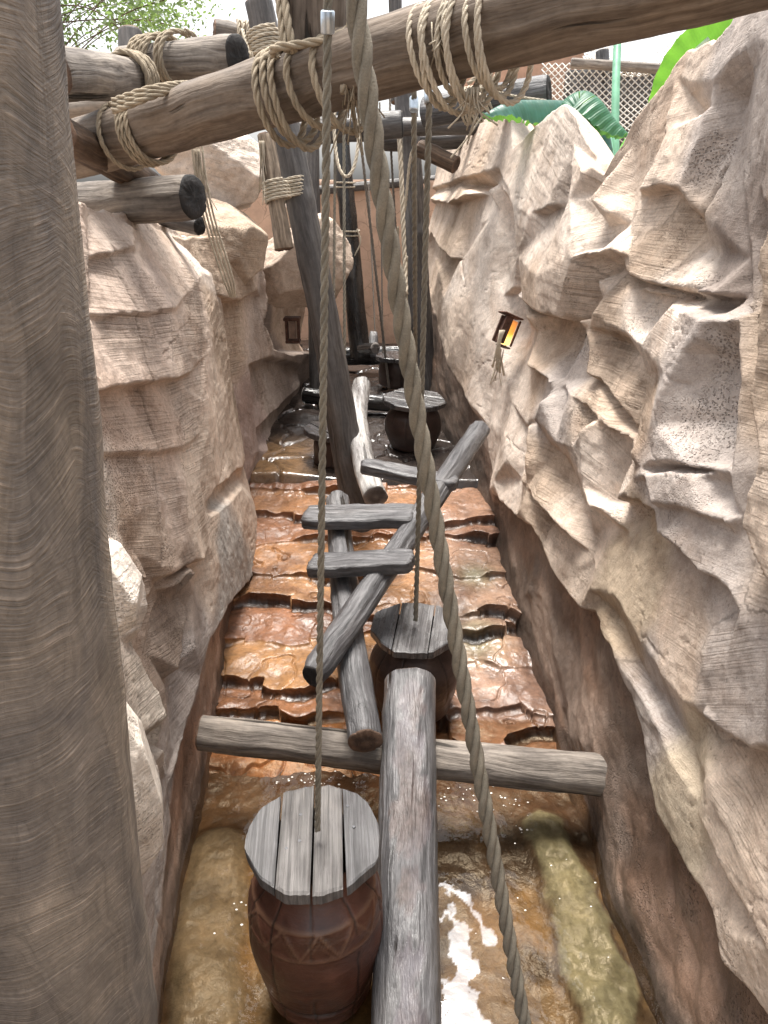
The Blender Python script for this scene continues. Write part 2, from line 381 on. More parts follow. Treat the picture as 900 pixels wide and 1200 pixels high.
    CO = CO * (1 - foot * (1 - sstep(.05, .11, wl)) * .5)[..., None] * (1 + .25 * foot * np.exp(-((wl - .125) / .02) ** 2))[..., None]
    # extra small facets and weathering
    d1, d2, iv = worley(wY * 2.6, wZ * 2.6, seed + 50)
    lin = (_hash(np.floor(iv * 9999), np.floor(iv * 7777), 3) - .5) * (wY * 2.6 % 1 - .5) * .05 + (iv - .5) * .035
    Rg = Rg + (0 * lin + .012 * fbm(Y * 1.7, Z * 1.7, seed + 60) + .007 * fbm(Y * 6, Z * 6, seed + 61) * (1 - .4 * foot) + .004 * fbm(Y * 22, Z * 22, seed + 62, 3) * (1 - .5 * foot)) * rough
    stp = PH / 15 + .8 * fbm(Y * 3, Z * 3, seed + 63); fr = stp - np.floor(stp)
    Rg = Rg + .004 * ST * (1 - foot) * (np.where(fr < .8, fr / .8, (1 - fr) / .2) - .5)
    ck = np.abs(fbm(Y * 1.3 + .3 * fbm(Y * 6, Z * 6, seed + 65), Z * 1.3, seed + 64, 3)); Rg = Rg - .008 * (1 - sstep(.0, .008, ck)) * (1 - foot)
    for cl in cracks:
        q = [solve(u, v, r / 100) for (u, v, r) in cl]; d = pdist(Y + .012 * fbm(Y * 11, Z * 11, seed + 90), Z, q)
        Rg = Rg - .022 * (1 - sstep(.003, .016, d)); CO = CO * (1 - .45 * (1 - sstep(.002, .014, d)))[..., None]
    Rg = Rg + foot * (.022 * fbm(Y * 1.8 + Z * 2.2, Z * 5 - Y * 4, seed + 95) + .008 * fbm(Y * 9, Z * 14 - Y * 6, seed + 96))
    ST = ST * (1 - .85 * foot)
    X = side * (a + b * (Y - y0) + c * Z - Rg)
    # folded-back top and far end
    bx = [.02, .06, .14, .28, .5, .8, 1.3]; bz = [.006, -.015, -.08, -.24, -.5, -.9, -1.8]
    xs, ys, zs = [X], [Y], [Z]
    for e, (dx, dz) in enumerate(zip(bx, bz)):
        xs.append(X[-1:] + side * dx); ys.append(Y[-1:]); zs.append(Z[-1:] + dz + (.04 * dx ** .5) * fbm(Y[-1:] * 5, Y[-1:] * 0 + dx * 5, seed + 80))
    X, Y, Z = np.concatenate(xs), np.concatenate(ys), np.concatenate(zs); ext = len(bx)
    def padr(q): return np.concatenate([q] + [q[-1:]] * ext)
    PH, ST, foot, CO = padr(PH), padr(ST), padr(foot), padr(CO)
    xs, ys, zs = [X], [Y], [Z]
    for dx, dy in ((.03, .02), (.1, .05), (.3, .1), (.7, .15), (1.4, .2)):
        xs.append(X[:, -1:] + side * dx); ys.append(Y[:, -1:] + dy); zs.append(Z[:, -1:])
    X, Y, Z = np.concatenate(xs, 1), np.concatenate(ys, 1), np.concatenate(zs, 1)
    def padc(q): return np.concatenate([q] + [q[:, -1:]] * 5, 1)
    PH, ST, foot, CO = padc(PH), padc(ST), padc(foot), padc(CO)
    nr, nc = X.shape; fc = grid_faces(nr, nc)
    if side < 0: fc = fc[:, ::-1].copy()
    o = mesh_obj(name, np.stack([X, Y, Z], -1).reshape(-1, 3), fc, M['rock'], attrs={'ph': PH, 'st': ST, 'foot': foot}, cols=CO)
    tag(o, label, 'rock'); return solve

cB, cP, cG, cN, cR = (.575, .47, .385), (.66, .57, .495), (.45, .395, .36), (.51, .40, .31), (.56, .45, .38)
RL = [  # traced edges of the right wall: pixel u, v and relief in cm
 # block A
 [(900, 45, 22), (862, 65, 22), (838, 95, 20), (829, 130, 20), (820, 160, 20), (795, 220, 20), (750, 220, 16)],
 [(752, 227, 6), (797, 226, 8), (822, 252, 14), (838, 265, 6), (836, 290, 5), (846, 330, 7)],
 [(833, 138, 8), (880, 118, 8), (872, 150, 9), (835, 210, 12), (822, 252, 14)],
 [(778, 153, 15), (828, 130, 20)], [(780, 158, 9), (820, 140, 12)],
 [(728, 303, 10), (736, 326, 15), (770, 336, 17), (800, 340, 17), (835, 345, 17), (868, 356, 17), (880, 352, 14)],
 [(732, 314, 1), (770, 344, 2), (800, 348, 2), (835, 353, 2), (868, 363, 2), (882, 361, 2)],
 [(722, 285, 6), (716, 265, 8), (724, 225, 6), (742, 165, 8), (765, 118, 9)],
 [(745, 225, 5), (741, 262, 6), (738, 300, 14)],
 # ledge, bowl and block E
 [(690, 384, 10), (712, 342, 9), (742, 342, 12), (772, 346, 14), (786, 358, 18), (796, 364, 20), (822, 375, 22), (865, 371, 20), (884, 366, 14)],
 [(690, 384, 10), (735, 392, 14), (750, 405, 17), (778, 437, 21), (800, 415, 20), (820, 396, 21), (822, 375, 22)],
 [(778, 437, 21), (770, 470, 21), (765, 500, 20), (755, 517, 18), (760, 538, 20), (800, 545, 21), (830, 549, 21), (855, 547, 18), (862, 500, 19), (869, 440, 20), (866, 400, 20), (865, 371, 20)],
 [(690, 391, 4), (720, 397, 3), (742, 404, 3), (752, 420, 4), (762, 440, 7), (752, 500, 8), (746, 508, 6)],
 [(700, 446, 9), (722, 470, 11), (747, 509, 12)], [(702, 441, 1), (724, 466, 2), (750, 505, 4)],
 [(706, 488, 5), (750, 516, 6), (757, 541, 8), (800, 549, 9), (850, 553, 9)],
 [(713, 502, 16), (740, 531, 18), (752, 553, 21), (800, 553, 21), (855, 554, 20), (884, 545, 10)],
 # face under, grey lip
 [(752, 553, 21), (760, 588, 21), (790, 592, 21), (815, 600, 21), (842, 608, 22), (870, 600, 17)],
 [(762, 593, 17), (790, 598, 16), (815, 606, 16), (842, 614, 17)],
 [(767, 624, 17), (790, 640, 19), (815, 665, 19), (834, 673, 19), (850, 690, 18)],
 [(768, 630, 9), (788, 648, 9), (812, 673, 10), (834, 682, 11)],
 [(723, 584, 16), (745, 584, 16), (765, 597, 17), (768, 620, 17)], [(727, 589, 3), (745, 590, 0), (761, 601, 0), (764, 622, 3)],
 [(700, 596, 12), (722, 612, 5), (745, 626, 5), (766, 634, 8)],
 # long slab and grooves
 [(709, 675, 9), (704, 690, 10), (720, 700, 12), (745, 740, 13), (775, 790, 14), (800, 820, 14), (824, 836, 14)],
 [(704, 698, 5), (718, 710, 4), (743, 755, 4), (770, 806, 5), (795, 842, 6), (812, 872, 7)],
 [(701, 702, 6), (709, 740, 9), (727, 777, 11), (760, 830, 12), (785, 890, 13), (815, 950, 14), (850, 1030, 15), (900, 1110, 15)],
 [(822, 838, 18), (850, 862, 18), (880, 880, 18), (900, 875, 18)], [(828, 845, 10), (855, 872, 9), (880, 890, 9), (900, 890, 9)],
 [(822, 920, 8), (840, 980, 8), (860, 1020, 8), (885, 1062, 8), (900, 1078, 8)],
 [(828, 905, 15), (850, 970, 15), (875, 1020, 16), (900, 1050, 16)],
 # U: the lower lip of the pale rock, and the foot under it
 [(576, 570, 13), (585, 588, 13), (605, 604, 12), (622, 618, 11), (635, 640, 10), (641, 656, 10), (656, 682, 9), (680, 711, 9), (697, 714, 7), (704, 742, 9), (716, 762, 10), (738, 815, 10), (752, 860, 10), (757, 905, 10), (768, 950, 10), (800, 1010, 10), (820, 1045, 10), (838, 1085, 10), (845, 1128, 10), (880, 1168, 10), (905, 1205, 10)],
 [(572, 574, 2), (580, 594, 1), (600, 612, 0), (616, 628, -1), (628, 648, -1), (635, 664, -1), (650, 690, -2), (676, 722, -4), (692, 722, -5), (697, 748, -2), (709, 768, 0), (731, 821, 0), (745, 866, 0), (750, 910, 0), (761, 955, 0), (793, 1015, 0), (813, 1050, 0), (831, 1090, 0), (838, 1133, 0), (873, 1173, 0), (898, 1210, 0)],
 # block B
 [(583, 214, 12), (592, 203, 14), (600, 238, 20), (622, 252, 22), (640, 245, 22), (668, 233, 22), (690, 232, 24)],
 [(660, 124, 14), (672, 170, 20), (680, 200, 23), (690, 232, 24), (712, 246, 18), (728, 262, 8)],
 [(590, 222, 3), (612, 256, 0), (620, 268, 2), (607, 296, 0), (600, 318, 3)], [(640, 252, 14), (668, 240, 14)],
 [(607, 302, 17), (640, 268, 16), (669, 238, 15)], [(607, 302, 17), (628, 325, 24), (670, 300, 25), (700, 296, 23), (712, 290, 20)],
 [(607, 302, 17), (603, 335, 12), (612, 352, 14), (625, 363, 20), (650, 374, 19), (670, 378, 18), (692, 368, 15), (698, 330, 14), (700, 296, 23)],
 [(620, 380, -2), (655, 388, -4), (670, 398, -2), (686, 394, -6), (690, 378, 0)],
 [(628, 325, 24), (625, 363, 20)],
 # block C, far
 [(503, 222, 30), (540, 209, 30), (583, 200, 22)], [(503, 228, 24), (540, 216, 24), (580, 207, 16)],
 [(505, 234, 32), (525, 238, 34), (548, 228, 34), (570, 220, 28), (585, 216, 20)], [(508, 240, 22), (527, 245, 22), (550, 236, 22), (572, 228, 16)],
 [(505, 272, 26), (515, 292, 30), (528, 302, 32), (540, 303, 26), (583, 250, 16)], [(510, 300, 18), (528, 312, 20), (540, 312, 18)],
 [(538, 306, 26), (565, 262, 18), (585, 246, 16), (588, 270, 12), (592, 300, 11), (598, 322, 8)],
 [(576, 330, 15), (592, 346, 9), (600, 322, 6)],
 [(538, 306, 26), (545, 340, 24), (556, 370, 20), (570, 396, 16), (582, 402, 13)],
 # lantern surrounds, ribs and alcove
 [(604, 346, 14), (617, 370, 15), (618, 424, 14)], [(621, 385, -3), (655, 388, -4)], [(620, 424, 5), (640, 438, 5), (666, 458, 6), (672, 440, 0), (674, 408, -3)],
 [(618, 430, 15), (640, 443, 15), (667, 463, 15), (700, 490, 13)], [(685, 385, 11), (690, 402, 11), (685, 440, 12), (700, 470, 11)],
 [(638, 446, 17), (632, 470, 20), (625, 491, 18), (617, 496, 12)], [(641, 452, 10), (636, 475, 9), (630, 498, 7)],
 [(690, 480, 13), (680, 506, 18), (670, 525, 16), (650, 519, 14), (632, 500, 9)],
 [(617, 500, 14), (612, 545, 16), (608, 596, 14)], [(620, 504, 8), (615, 545, 9), (611, 590, 10)],
 [(590, 510, 14), (592, 540, 16), (577, 565, 15)], [(555, 484, 12), (570, 496, 10), (588, 508, 12)],
 [(640, 517, 6), (660, 530, 4), (674, 548, 3), (681, 575, 3), (690, 598, 4), (697, 628, 4), (698, 660, 5)],
 [(607, 565, 14), (625, 588, 17), (660, 622, 15), (697, 668, 10)], [(612, 562, 9), (630, 582, 9), (662, 612, 8), (695, 655, 6)],
 [(680, 506, 18), (705, 490, 14), (713, 502, 16), (735, 535, 18), (740, 560, 17), (723, 584, 16), (700, 592, 18), (690, 592, 15), (683, 572, 14), (676, 544, 13), (664, 527, 13)],
 # near slab at the right edge
 [(903, 262, 34), (891, 288, 28), (887, 312, 26), (890, 332, 26), (886, 420, 26), (876, 466, 27), (881, 482, 27), (886, 540, 28), (876, 572, 28), (868, 602, 26), (868, 622, 26), (882, 652, 28), (903, 702, 30)],
 [(884, 300, 6), (883, 330, 5), (879, 420, 4), (870, 455, 12), (878, 490, 3), (880, 540, 5), (868, 570, 12)],
 [(905, 710, 14), (880, 664, 14), (862, 625, 15)],
]
RP = [(770, 385, 8), (790, 90, 12), (870, 200, 10), (880, 270, 13), (890, 220, 16), (700, 340, 12), (715, 640, 8), (712, 680, 10), (800, 760, 13), (850, 780, 17), (865, 720, 18),
      (830, 825, 15), (900, 800, 18), (650, 600, 6), (640, 650, 11), (690, 690, 11), (560, 430, 16), (548, 470, 20), (530, 400, 28), (520, 350, 30), (515, 320, 28), (600, 470, 10), (595, 560, 9),
      (500, 180, 26), (545, 150, 24), (590, 130, 20), (660, 560, 4), (640, 545, 7), (625, 200, 17), (640, 160, 14), (700, 190, 14), (712, 225, 12), (860, 1100, 12), (780, 930, 12),
      (640, 700, 0), (660, 800, 0), (700, 880, 3), (720, 1000, 3), (780, 1120, 4), (590, 640, 2), (560, 560, 4), (552, 500, 10), (540, 450, 18), (660, 820, -3), (690, 940, -2), (740, 1040, 6), (610, 700, 3), (580, 620, 0), (620, 690, 4), (668, 860, 3)]
RHULL = [(.4, -.4, 4), (.4, 1.5, 14), (.4, 4.6, 20), (2.5, -.4, 2), (4, -.4, 2), (6, -.4, 4), (8, -.4, 14), (10.4, -.4, 30), (10.4, 2, 30), (10.4, 4.6, 30), (2, 4.6, 20), (4, 4.6, 14), (6.5, 4.6, 10), (1.2, .3, 6), (1.2, 3, 20), (.8, 2, 26)]
RHULL = [(y, z, r / 100) for y, z, r in RHULL]
RS = [(650, 195, 20, 50, 1, cP), (690, 262, 18, -38, .8, cP), (660, 338, 18, 24, .9, cB), (545, 185, 26, 12, .3, cB), (540, 250, 26, 8, .3, cN), (560, 300, 18, -55, .4, cP), (790, 150, 14, -16, 1, cB), (780, 195, 14, -12, 1, cB),
      (860, 150, 12, -30, .3, cG), (790, 290, 10, 7, 1, cN), (855, 300, 10, 20, .25, (.30, .25, .22)), (800, 352, 10, 20, .5, cP), (760, 385, 12, 14, .5, cP), (720, 425, 6, 20, 1, cN), (745, 470, 8, 24, 1, cN), (820, 440, 20, 8, .12, cG), (800, 510, 20, 5, .15, cG),
      (800, 575, 20, 5, .25, cG), (830, 640, 18, 25, .2, cG), (750, 680, 9, 40, .2, (.43, .345, .255)), (800, 740, 13, 30, .3, cB), (860, 790, 17, -4, .7, cG), (640, 560, 8, 38, 1, cN), (660, 640, 14, 42, .5, cB), (650, 480, 12, 35, .4, cG),
      (700, 545, 16, 62, 1, cP), (770, 830, 8, 54, 1, cG), (800, 900, 12, 60, .5, (.45, .375, .285)), (780, 960, 12, 65, .2, (.47, .395, .30)), (860, 960, 14, 58, 1, cB), (893, 400, 26, 12, .8, cN), (885, 620, 27, 22, 1, cB), (600, 450, 12, 40, .3, cP), (590, 550, 14, 60, .3, cP),
      (545, 380, 22, 60, .4, cB), (645, 410, 2, 20, .3, cN), (575, 350, 14, -60, .4, cP), (860, 1090, 12, 60, .2, cB), (720, 230, 8, 60, .4, cB)]
UF = [(505, 330, 20), (520, 380, 20), (535, 440, 20), (549, 478, 18), (560, 492, 14), (572, 520, 8), (574, 568, 8), (583, 592, 8), (603, 608, 8), (620, 622, 6), (633, 643, 6), (640, 660, 6), (654, 686, 5), (680, 716, 4), (695, 718, 2), (701, 745, 5), (713, 765, 6), (735, 818, 6), (749, 863, 6), (754, 908, 6), (765, 953, 6), (797, 1013, 6), (817, 1048, 6), (835, 1088, 6), (842, 1131, 6), (877, 1171, 6), (902, 1208, 6)]
RTOP = [('', .4, 3.75), ('', 3.2, 3.7), (900, 20, 22), (862, 25, 20), (845, 50, 16), (806, 60, 12), (790, 76, 12), (765, 112, 10), (746, 142, 9), (737, 164, 8), (724, 206, 6), (700, 172, 12), (690, 142, 12), (672, 127, 14), (660, 122, 14), (648, 131, 14), (632, 146, 14), (618, 163, 15), (606, 176, 15), (598, 140, 20), (588, 112, 22), (572, 118, 24), (556, 135, 25), (540, 155, 27), (522, 172, 28), (504, 192, 30), ('', 11.5, 3.0)]
rsolve = rock_relief('rock_wall', 1, (1.09, -.08, 1.9, .17), RL, RP, RTOP, (.55, 10.2), RS, UF,
            'tall pale sandstone rock wall along the right side, its foot dark and reddish', hull=RHULL, seed=11, cracks=([(616, 506, 14), (612, 545, 15), (608, 596, 13), (604, 606, 12)], [(690, 384, 8), (672, 400, 2)], [(700, 444, 8), (724, 468, 8), (750, 507, 8)], [(822, 252, 14), (836, 230, 12), (845, 200, 12)]))

LL = [
 [(105, 367, 5), (170, 365, 6), (205, 359, 6), (222, 340, 4), (240, 322, 0), (262, 318, -6)], [(104, 372, 3), (170, 371, 3.5), (205, 365, 4), (226, 348, 3)],
 [(104, 250, -14), (140, 255, -15), (175, 262, -16), (205, 275, -16), (228, 290, -14), (250, 305, -12), (272, 345, -9), (283, 370, -8)],
 [(104, 300, -2), (130, 297, -2), (160, 290, -4), (155, 265, -9)], [(104, 306, -6), (130, 303, -6), (160, 296, -7)],
 [(112, 461, 9), (135, 454, 9), (165, 446, 9), (205, 442, 9), (226, 436, 6), (240, 420, 4)], [(112, 467, 1), (135, 461, 1), (165, 453, 1), (205, 449, 2), (228, 444, 3)],
 [(222, 340, 4), (236, 380, 6), (240, 420, 4), (238, 470, 5), (246, 505, 5), (232, 560, 5), (222, 610, 6), (224, 650, 6)],
 [(283, 370, -8), (288, 420, -8), (290, 480, -7), (291, 530, -6), (294, 560, -4), (300, 590, -2), (309, 630, 2), (310, 645, 2)],
 [(262, 345, -2), (246, 365, 2), (240, 400, 4)],
 [(118, 530, 6), (180, 528, 6), (215, 520, 5), (240, 503, 4)], [(118, 536, 3), (180, 534, 3), (216, 527, 3)],
 [(145, 668, 7), (175, 682, 7), (205, 671, 7), (230, 655, 6)], [(150, 684, -2), (178, 692, -2), (206, 681, -1)],
 [(170, 708, 4), (205, 685, 5), (230, 664, 9), (238, 655, 8)], [(172, 716, -3), (205, 698, -3), (228, 684, -1)],
 [(232, 668, 8), (222, 710, 4), (216, 745, 4), (212, 785, 6), (197, 812, 4)], [(226, 690, 2), (205, 740, -4), (196, 780, -4), (192, 805, -2)],
 [(240, 592, 2), (255, 570, 2), (283, 547, 0)], [(242, 596, -4), (258, 577, -5), (280, 560, -5)], [(246, 604, 3), (268, 590, 3), (284, 572, 0)],
 [(310, 645, 2), (304, 655, 4), (292, 680, 4), (270, 708, 4), (262, 722, 4), (248, 752, 5), (238, 790, 4), (220, 850, 3), (205, 905, 2), (190, 985, 2), (180, 1060, 2)],
 [(309, 652, -4), (298, 668, -5), (284, 690, -6), (270, 720, -6), (258, 745, -5), (246, 790, -4), (230, 850, -3), (215, 905, -3), (202, 985, -2), (192, 1060, -1)],
 [(290, 582, 1), (276, 640, 5), (262, 668, 5), (250, 720, 4)], [(246, 640, 6), (250, 690, 4)],
 # near boulder beside the post
 [(120, 622, 15), (130, 630, 15), (150, 650, 16), (168, 685, 17), (173, 712, 17), (166, 735, 15), (156, 752, 10), (166, 772, 14), (190, 810, 17), (198, 842, 18), (196, 880, 17), (188, 905, 16), (189, 945, 16), (183, 1000, 14), (180, 1062, 11)],
 [(134, 622, 3), (156, 645, 2), (176, 683, 1), (180, 712, 0), (172, 740, 0), (163, 752, 0), (173, 770, 0), (197, 806, 0), (205, 842, 0), (203, 882, 0), (196, 906, 0), (196, 948, 0), (190, 1000, 1), (186, 1060, 1)],
 [(140, 745, 14), (150, 752, 9), (145, 765, 14)],
]
LP = [(110, 270, -10), (200, 310, -4), (150, 420, 7), (180, 490, 3), (180, 590, 5), (270, 450, -2), (265, 520, -1), (150, 700, 16), (170, 860, 18), (150, 950, 18), (110, 800, 20), (110, 600, 16), (230, 760, 5), (215, 960, -2), (230, 920, -3), (205, 1050, -1), (275, 770, -6), (290, 800, -5), (240, 900, -3), (196, 1120, 0)]
LH = [(.3, -.4, 20), (.3, 1.5, 22), (.3, 3.2, 15), (6.5, -.4, -6), (6.5, 1.5, -10), (6.5, 3.5, -14), (3, -.4, -2), (4.5, -.4, -4), (2, 3.6, -20), (4, 3.6, -20), (1.5, 2.6, 5), (1.4, .2, 10)]
LH = [(y, z, r / 100) for y, z, r in LH]
LS = [(150, 290, -5, 4, .6, (.55, .455, .39)), (180, 340, 2, 3, .8, (.53, .43, .37)), (170, 405, 7, -3, 1, cR), (215, 400, 6, -8, 1, (.56, .455, .38)), (170, 490, 3, -6, .8, (.52, .40, .325)), (180, 570, 5, -8, 1, cR), (180, 640, 6, -6, 1, (.50, .395, .32)), (268, 400, -2, -66, .9, cN), (262, 540, -1, -62, .4, cB),
      (268, 650, 4, 72, .6, (.42, .39, .36)), (240, 600, 2, -40, .5, cB), (200, 750, -2, -42, .6, (.31, .245, .20)), (225, 780, 4, -60, .4, (.36, .31, .28)), (155, 690, 16, -14, .5, (.57, .50, .44)), (165, 860, 18, -44, .9, (.57, .50, .43)), (160, 970, 16, -44, .6, (.47, .41, .37)), (250, 320, -8, -40, .4, cP)]
LF = [(311, 650, 0), (302, 662, 0), (290, 686, 0), (267, 716, 0), (255, 742, 0), (243, 790, 0), (226, 850, 0), (211, 905, 0), (196, 985, 0), (186, 1060, 0)]
LTOP = [('', .3, 2.95), ('', 2.6, 2.9), (98, 240, -12), (120, 249, -14), (142, 250, -15), (172, 256, -16), (200, 268, -16), (228, 284, -14), (250, 302, -12), (264, 322, -10), (274, 344, -9), (280, 362, -8), ('', 6.5, 2.0)]
rock_relief('rock_wall', -1, (.90, .03, 1.9, .08), LL, LP, LTOP, (.45, 5.62), LS, LF,
            'big layered pinkish sandstone block in front on the left behind the thick post', hull=LH, seed=31, footcol=(.25, .175, .135), cracks=([(136, 290, -3), (150, 325, 1), (164, 368, 5), (169, 420, 6), (172, 460, 4), (180, 530, 4), (186, 600, 5), (192, 660, 6)],))
BL = [[(230, 268, 4), (305, 262, 6)], [(240, 345, 12), (280, 352, 14), (302, 340, 12)], [(245, 352, 0), (280, 360, 2), (305, 350, 2)], [(300, 170, 8), (306, 260, 8), (302, 340, 12)],
      [(292, 428, 9), (318, 418, 9), (348, 425, 6)], [(294, 436, 0), (320, 428, -2), (348, 436, -4)], [(300, 503, 9), (322, 482, 8), (352, 452, 6)], [(304, 512, 0), (328, 490, -3), (354, 462, -5)], [(306, 528, 12), (335, 530, 12)],
      [(318, 352, 10), (314, 380, 9), (322, 408, 9), (340, 416, 8), (366, 412, 6)], [(330, 358, -30), (328, 380, -32), (334, 400, -30), (345, 404, -28), (358, 400, -26)]]
BP = [(300, 530, 14), (325, 550, 12), (335, 500, 0), (350, 430, 2), (370, 450, 2), (260, 210, 4), (330, 230, 2), (310, 380, 6), (310, 450, 4), (350, 180, 4)]
BH = [(4.6, -.3, 0), (4.6, 2, 0), (4.6, 4, 0), (7, 0, .1), (10, -.3, 0), (10, 2, 0), (10, 4, 0), (7, 4, 0)]
BS = [(260, 200, 4, 3, .6, cP), (270, 310, 8, 4, .9, cN), (310, 380, 5, -15, .5, (.46, .375, .32)), (315, 450, 4, -25, .5, (.40, .33, .285)), (340, 480, 0, -30, .5, (.27, .22, .19)), (310, 530, 12, 50, .4, (.45, .355, .32)), (330, 220, 2, 10, .5, cP), (365, 300, 2, 10, .4, cN)]
BT = [('', 4.5, 2.6), ('', 6.2, 2.5), ('', 7.2, 2.35), ('', 8.4, 2.2), ('', 11, 1.5)]
BF = [(300, 545, 8), (330, 556, 8), (352, 500, 2), (372, 456, 2)]
rock_relief('rock_wall', -1, (1.25, -.10, 6.0, 0.), BL, BP, BT, (5.0, 9.9), BS, BF, 'far sandstone rock face on the left behind the leaning pole, dark and damp low down', hull=BH, seed=51, ncol_k=.003, nrow=260)

# hanging boulder: faceted lump with its own strata
def boulder(name, c, rad, seed, label, col, n=90):
    rng = np.random.default_rng(seed)
    th = np.linspace(0, math.pi, n)[:, None]; ph = np.linspace(0, 2 * math.pi, 2 * n)[None, :]
    D = np.stack([np.sin(th) * np.cos(ph), np.sin(th) * np.sin(ph), np.cos(th) * np.ones_like(ph)], -1)
    nn = rng.normal(size=(22, 3)); nn /= np.linalg.norm(nn, axis=1)[:, None]; dd = rng.uniform(.72, 1., 22)
    dots = D @ nn.T; t = np.where(dots > .05, dd / np.maximum(dots, .05), 9).min(-1); t = np.minimum(t, 1.25)
    t = t + .04 * fbm(D[..., 0] * 3 + 7, D[..., 2] * 3 + D[..., 1] * 2, seed) + .015 * fbm(D[..., 0] * 12, D[..., 2] * 12 + D[..., 1] * 9, seed + 1)
    V = D * t[..., None] * np.array(rad)
    CO = np.ones(V.shape) * np.array(col)
    return tag(mesh_obj(name, V.reshape(-1, 3), grid_faces(n, 2 * n)[:, ::-1].copy(), M['rock'], matrix=Matrix.Translation(c),
               attrs={'ph': (V[..., 2] + .35 * V[..., 0]) / .009, 'st': np.full(t.shape, .45), 'foot': np.zeros(t.shape)}, cols=CO), label, 'boulder')
boulder('boulder', P(352, 312, 7.45), (.54, .45, .43), 21, 'jutting pale boulder behind the leaning pole above the niche lantern', cB)
boulder('boulder', P(248, 296, 5.95), (.46, .6, .46), 33, 'big brown banded boulder behind the left block, under the flat pale one', (.47, .37, .285))
boulder('boulder', P(258, 200, 6.3), (.52, .6, .36), 27, 'flat pale boulder topping the far left rocks just below the long log', cP)
boulder('boulder', P(342, 225, 8.8), (.30, .35, .42), 41, 'small pale boulder peeping out behind the leaning pole beside the terracotta wall', cP)
boulder('boulder', P(131, 690, 2.30), (.105, .13, .165), 12, 'upper pale rounded lump of rock squeezed beside the big post', (.74, .67, .60), 70)
boulder('boulder', P(140, 925, 2.22), (.135, .16, .42), 15, 'tall pale rock lump beside the lower half of the big post', (.70, .63, .555), 90)

# ------------------------------------------------------------------ ground, stream bed, rock steps, upper floor, water
def hmesh(name, xs, ys, Zf, mat, **kw):
    X, Y = np.meshgrid(xs, ys); Z, attrs, cols = Zf(X, Y)
    o = mesh_obj(name, np.stack([X, Y, Z], -1).reshape(-1, 3), grid_faces(*X.shape), mat, attrs=attrs, cols=cols)
    return tag(o, kind='structure', **kw)
gm = plain_mat('earth', (.22, .16, .11), .95, 0, 3, .3, .02)
tag(mesh_obj('ground', [(-150, -150, -.5), (150, -150, -.5), (150, 150, -.5), (-150, 150, -.5)], [(0, 1, 2, 3)], gm), kind='structure')

def wet_mat(name, rlo, rhi, bumpd=.012, spec=.5):
    m = NM(name); v = m.obj(); col = m.attr('col', 'Color'); wet = m.attr('wet')
    n1 = m.noise(v, 7, 6, .62); n2 = m.noise(v, 38, 4, .6); n3 = m.noise(v, 2.2, 4)
    c = m.mix(1, col, m.ramp(n1, [(.28, (.55, .52, .5)), (.5, (1, 1, 1)), (.75, (1.35, 1.28, 1.2))]), 'MULTIPLY')
    c = m.mix(1, c, m.ramp(n2, [(.3, .75), (.7, 1.2)]), 'MULTIPLY')
    nrm = m.bump(n1, bumpd * 2.2, .8); nrm = m.bump(n2, bumpd * .6, .9, nrm)
    r = m.n('MapRange'); m.set(r.inputs[0], m.math('MULTIPLY', wet, m.ramp(n3, [(.38, .5), (.55, 1.)]))); r.inputs[3].default_value = rhi; r.inputs[4].default_value = rlo
    m.done(Base_Color=c, Normal=nrm, Roughness=r.outputs[0]); m.b.inputs['Specular IOR Level'].default_value = spec
    return m.m
M['wet'] = wet_mat('wet_rock', .2, .55, .006, .42); M['pool'] = wet_mat('flooded_rock', .04, .25, .006, .9)
M['bed'] = wet_mat('stream_bed', .3, .7, .008, .3)

def gp(*uv): return [tuple(PZ(u, v, 0)[:2]) for u, v in uv]
def lerpc(C, c, m): return C * (1 - m[..., None]) + np.array(c) * m[..., None]

def bed(X, Y):
    n = fbm(X * 3, Y * 3, 3); n2 = fbm(X * 11, Y * 11, 4)
    Z = -.085 + .03 * n + .012 * n2
    tongue = gp((640, 960), (665, 1010), (690, 1090), (720, 1200), (760, 1330)); d = pdist(X, Y, tongue) + .07 * n + .04 * n2
    g = 1 - sstep(.09, .15, d); Z = Z + .05 * (1 - sstep(.05, .17, d)) + .02 * n2 * g
    slab = gp((255, 985), (235, 1100), (245, 1250), (240, 1400)); ds = pdist(X, Y, slab) + .04 * n + .012 * n2
    s = 1 - sstep(.12, .17, ds); Z = Z + .06 * (1 - sstep(.07, .2, ds))
    C = np.ones(X.shape + (3,)) * np.array((.12, .085, .05))
    C = lerpc(C, (.15, .096, .046), sstep(-.15, .25, fbm(X * 1.6 + 3, Y * 1.6, 7)))
    C = lerpc(C, (.04, .028, .02), sstep(.05, .35, fbm(X * 2.2 + 1, Y * 2.2, 9)))
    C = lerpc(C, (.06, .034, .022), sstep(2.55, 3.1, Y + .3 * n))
    C = lerpc(C, (.17, .175, .13), g * .9); C = lerpc(C, (.165, .14, .105), s * .8)
    edge = (1 - sstep(.0, .02, np.abs(d - .125))) ; C = lerpc(C, (.06, .04, .03), edge * .8)
    left = sstep(.0, .25, -X - .55 + .1 * n); C = lerpc(C, (.11, .066, .038), left * .6 * (1 - s))
    return Z, {'wet': np.ones(X.shape)}, C
hmesh('stream_bed', np.linspace(-1.6, 1.8, 300), np.linspace(.2, 3.75, 310), bed, M['bed'])

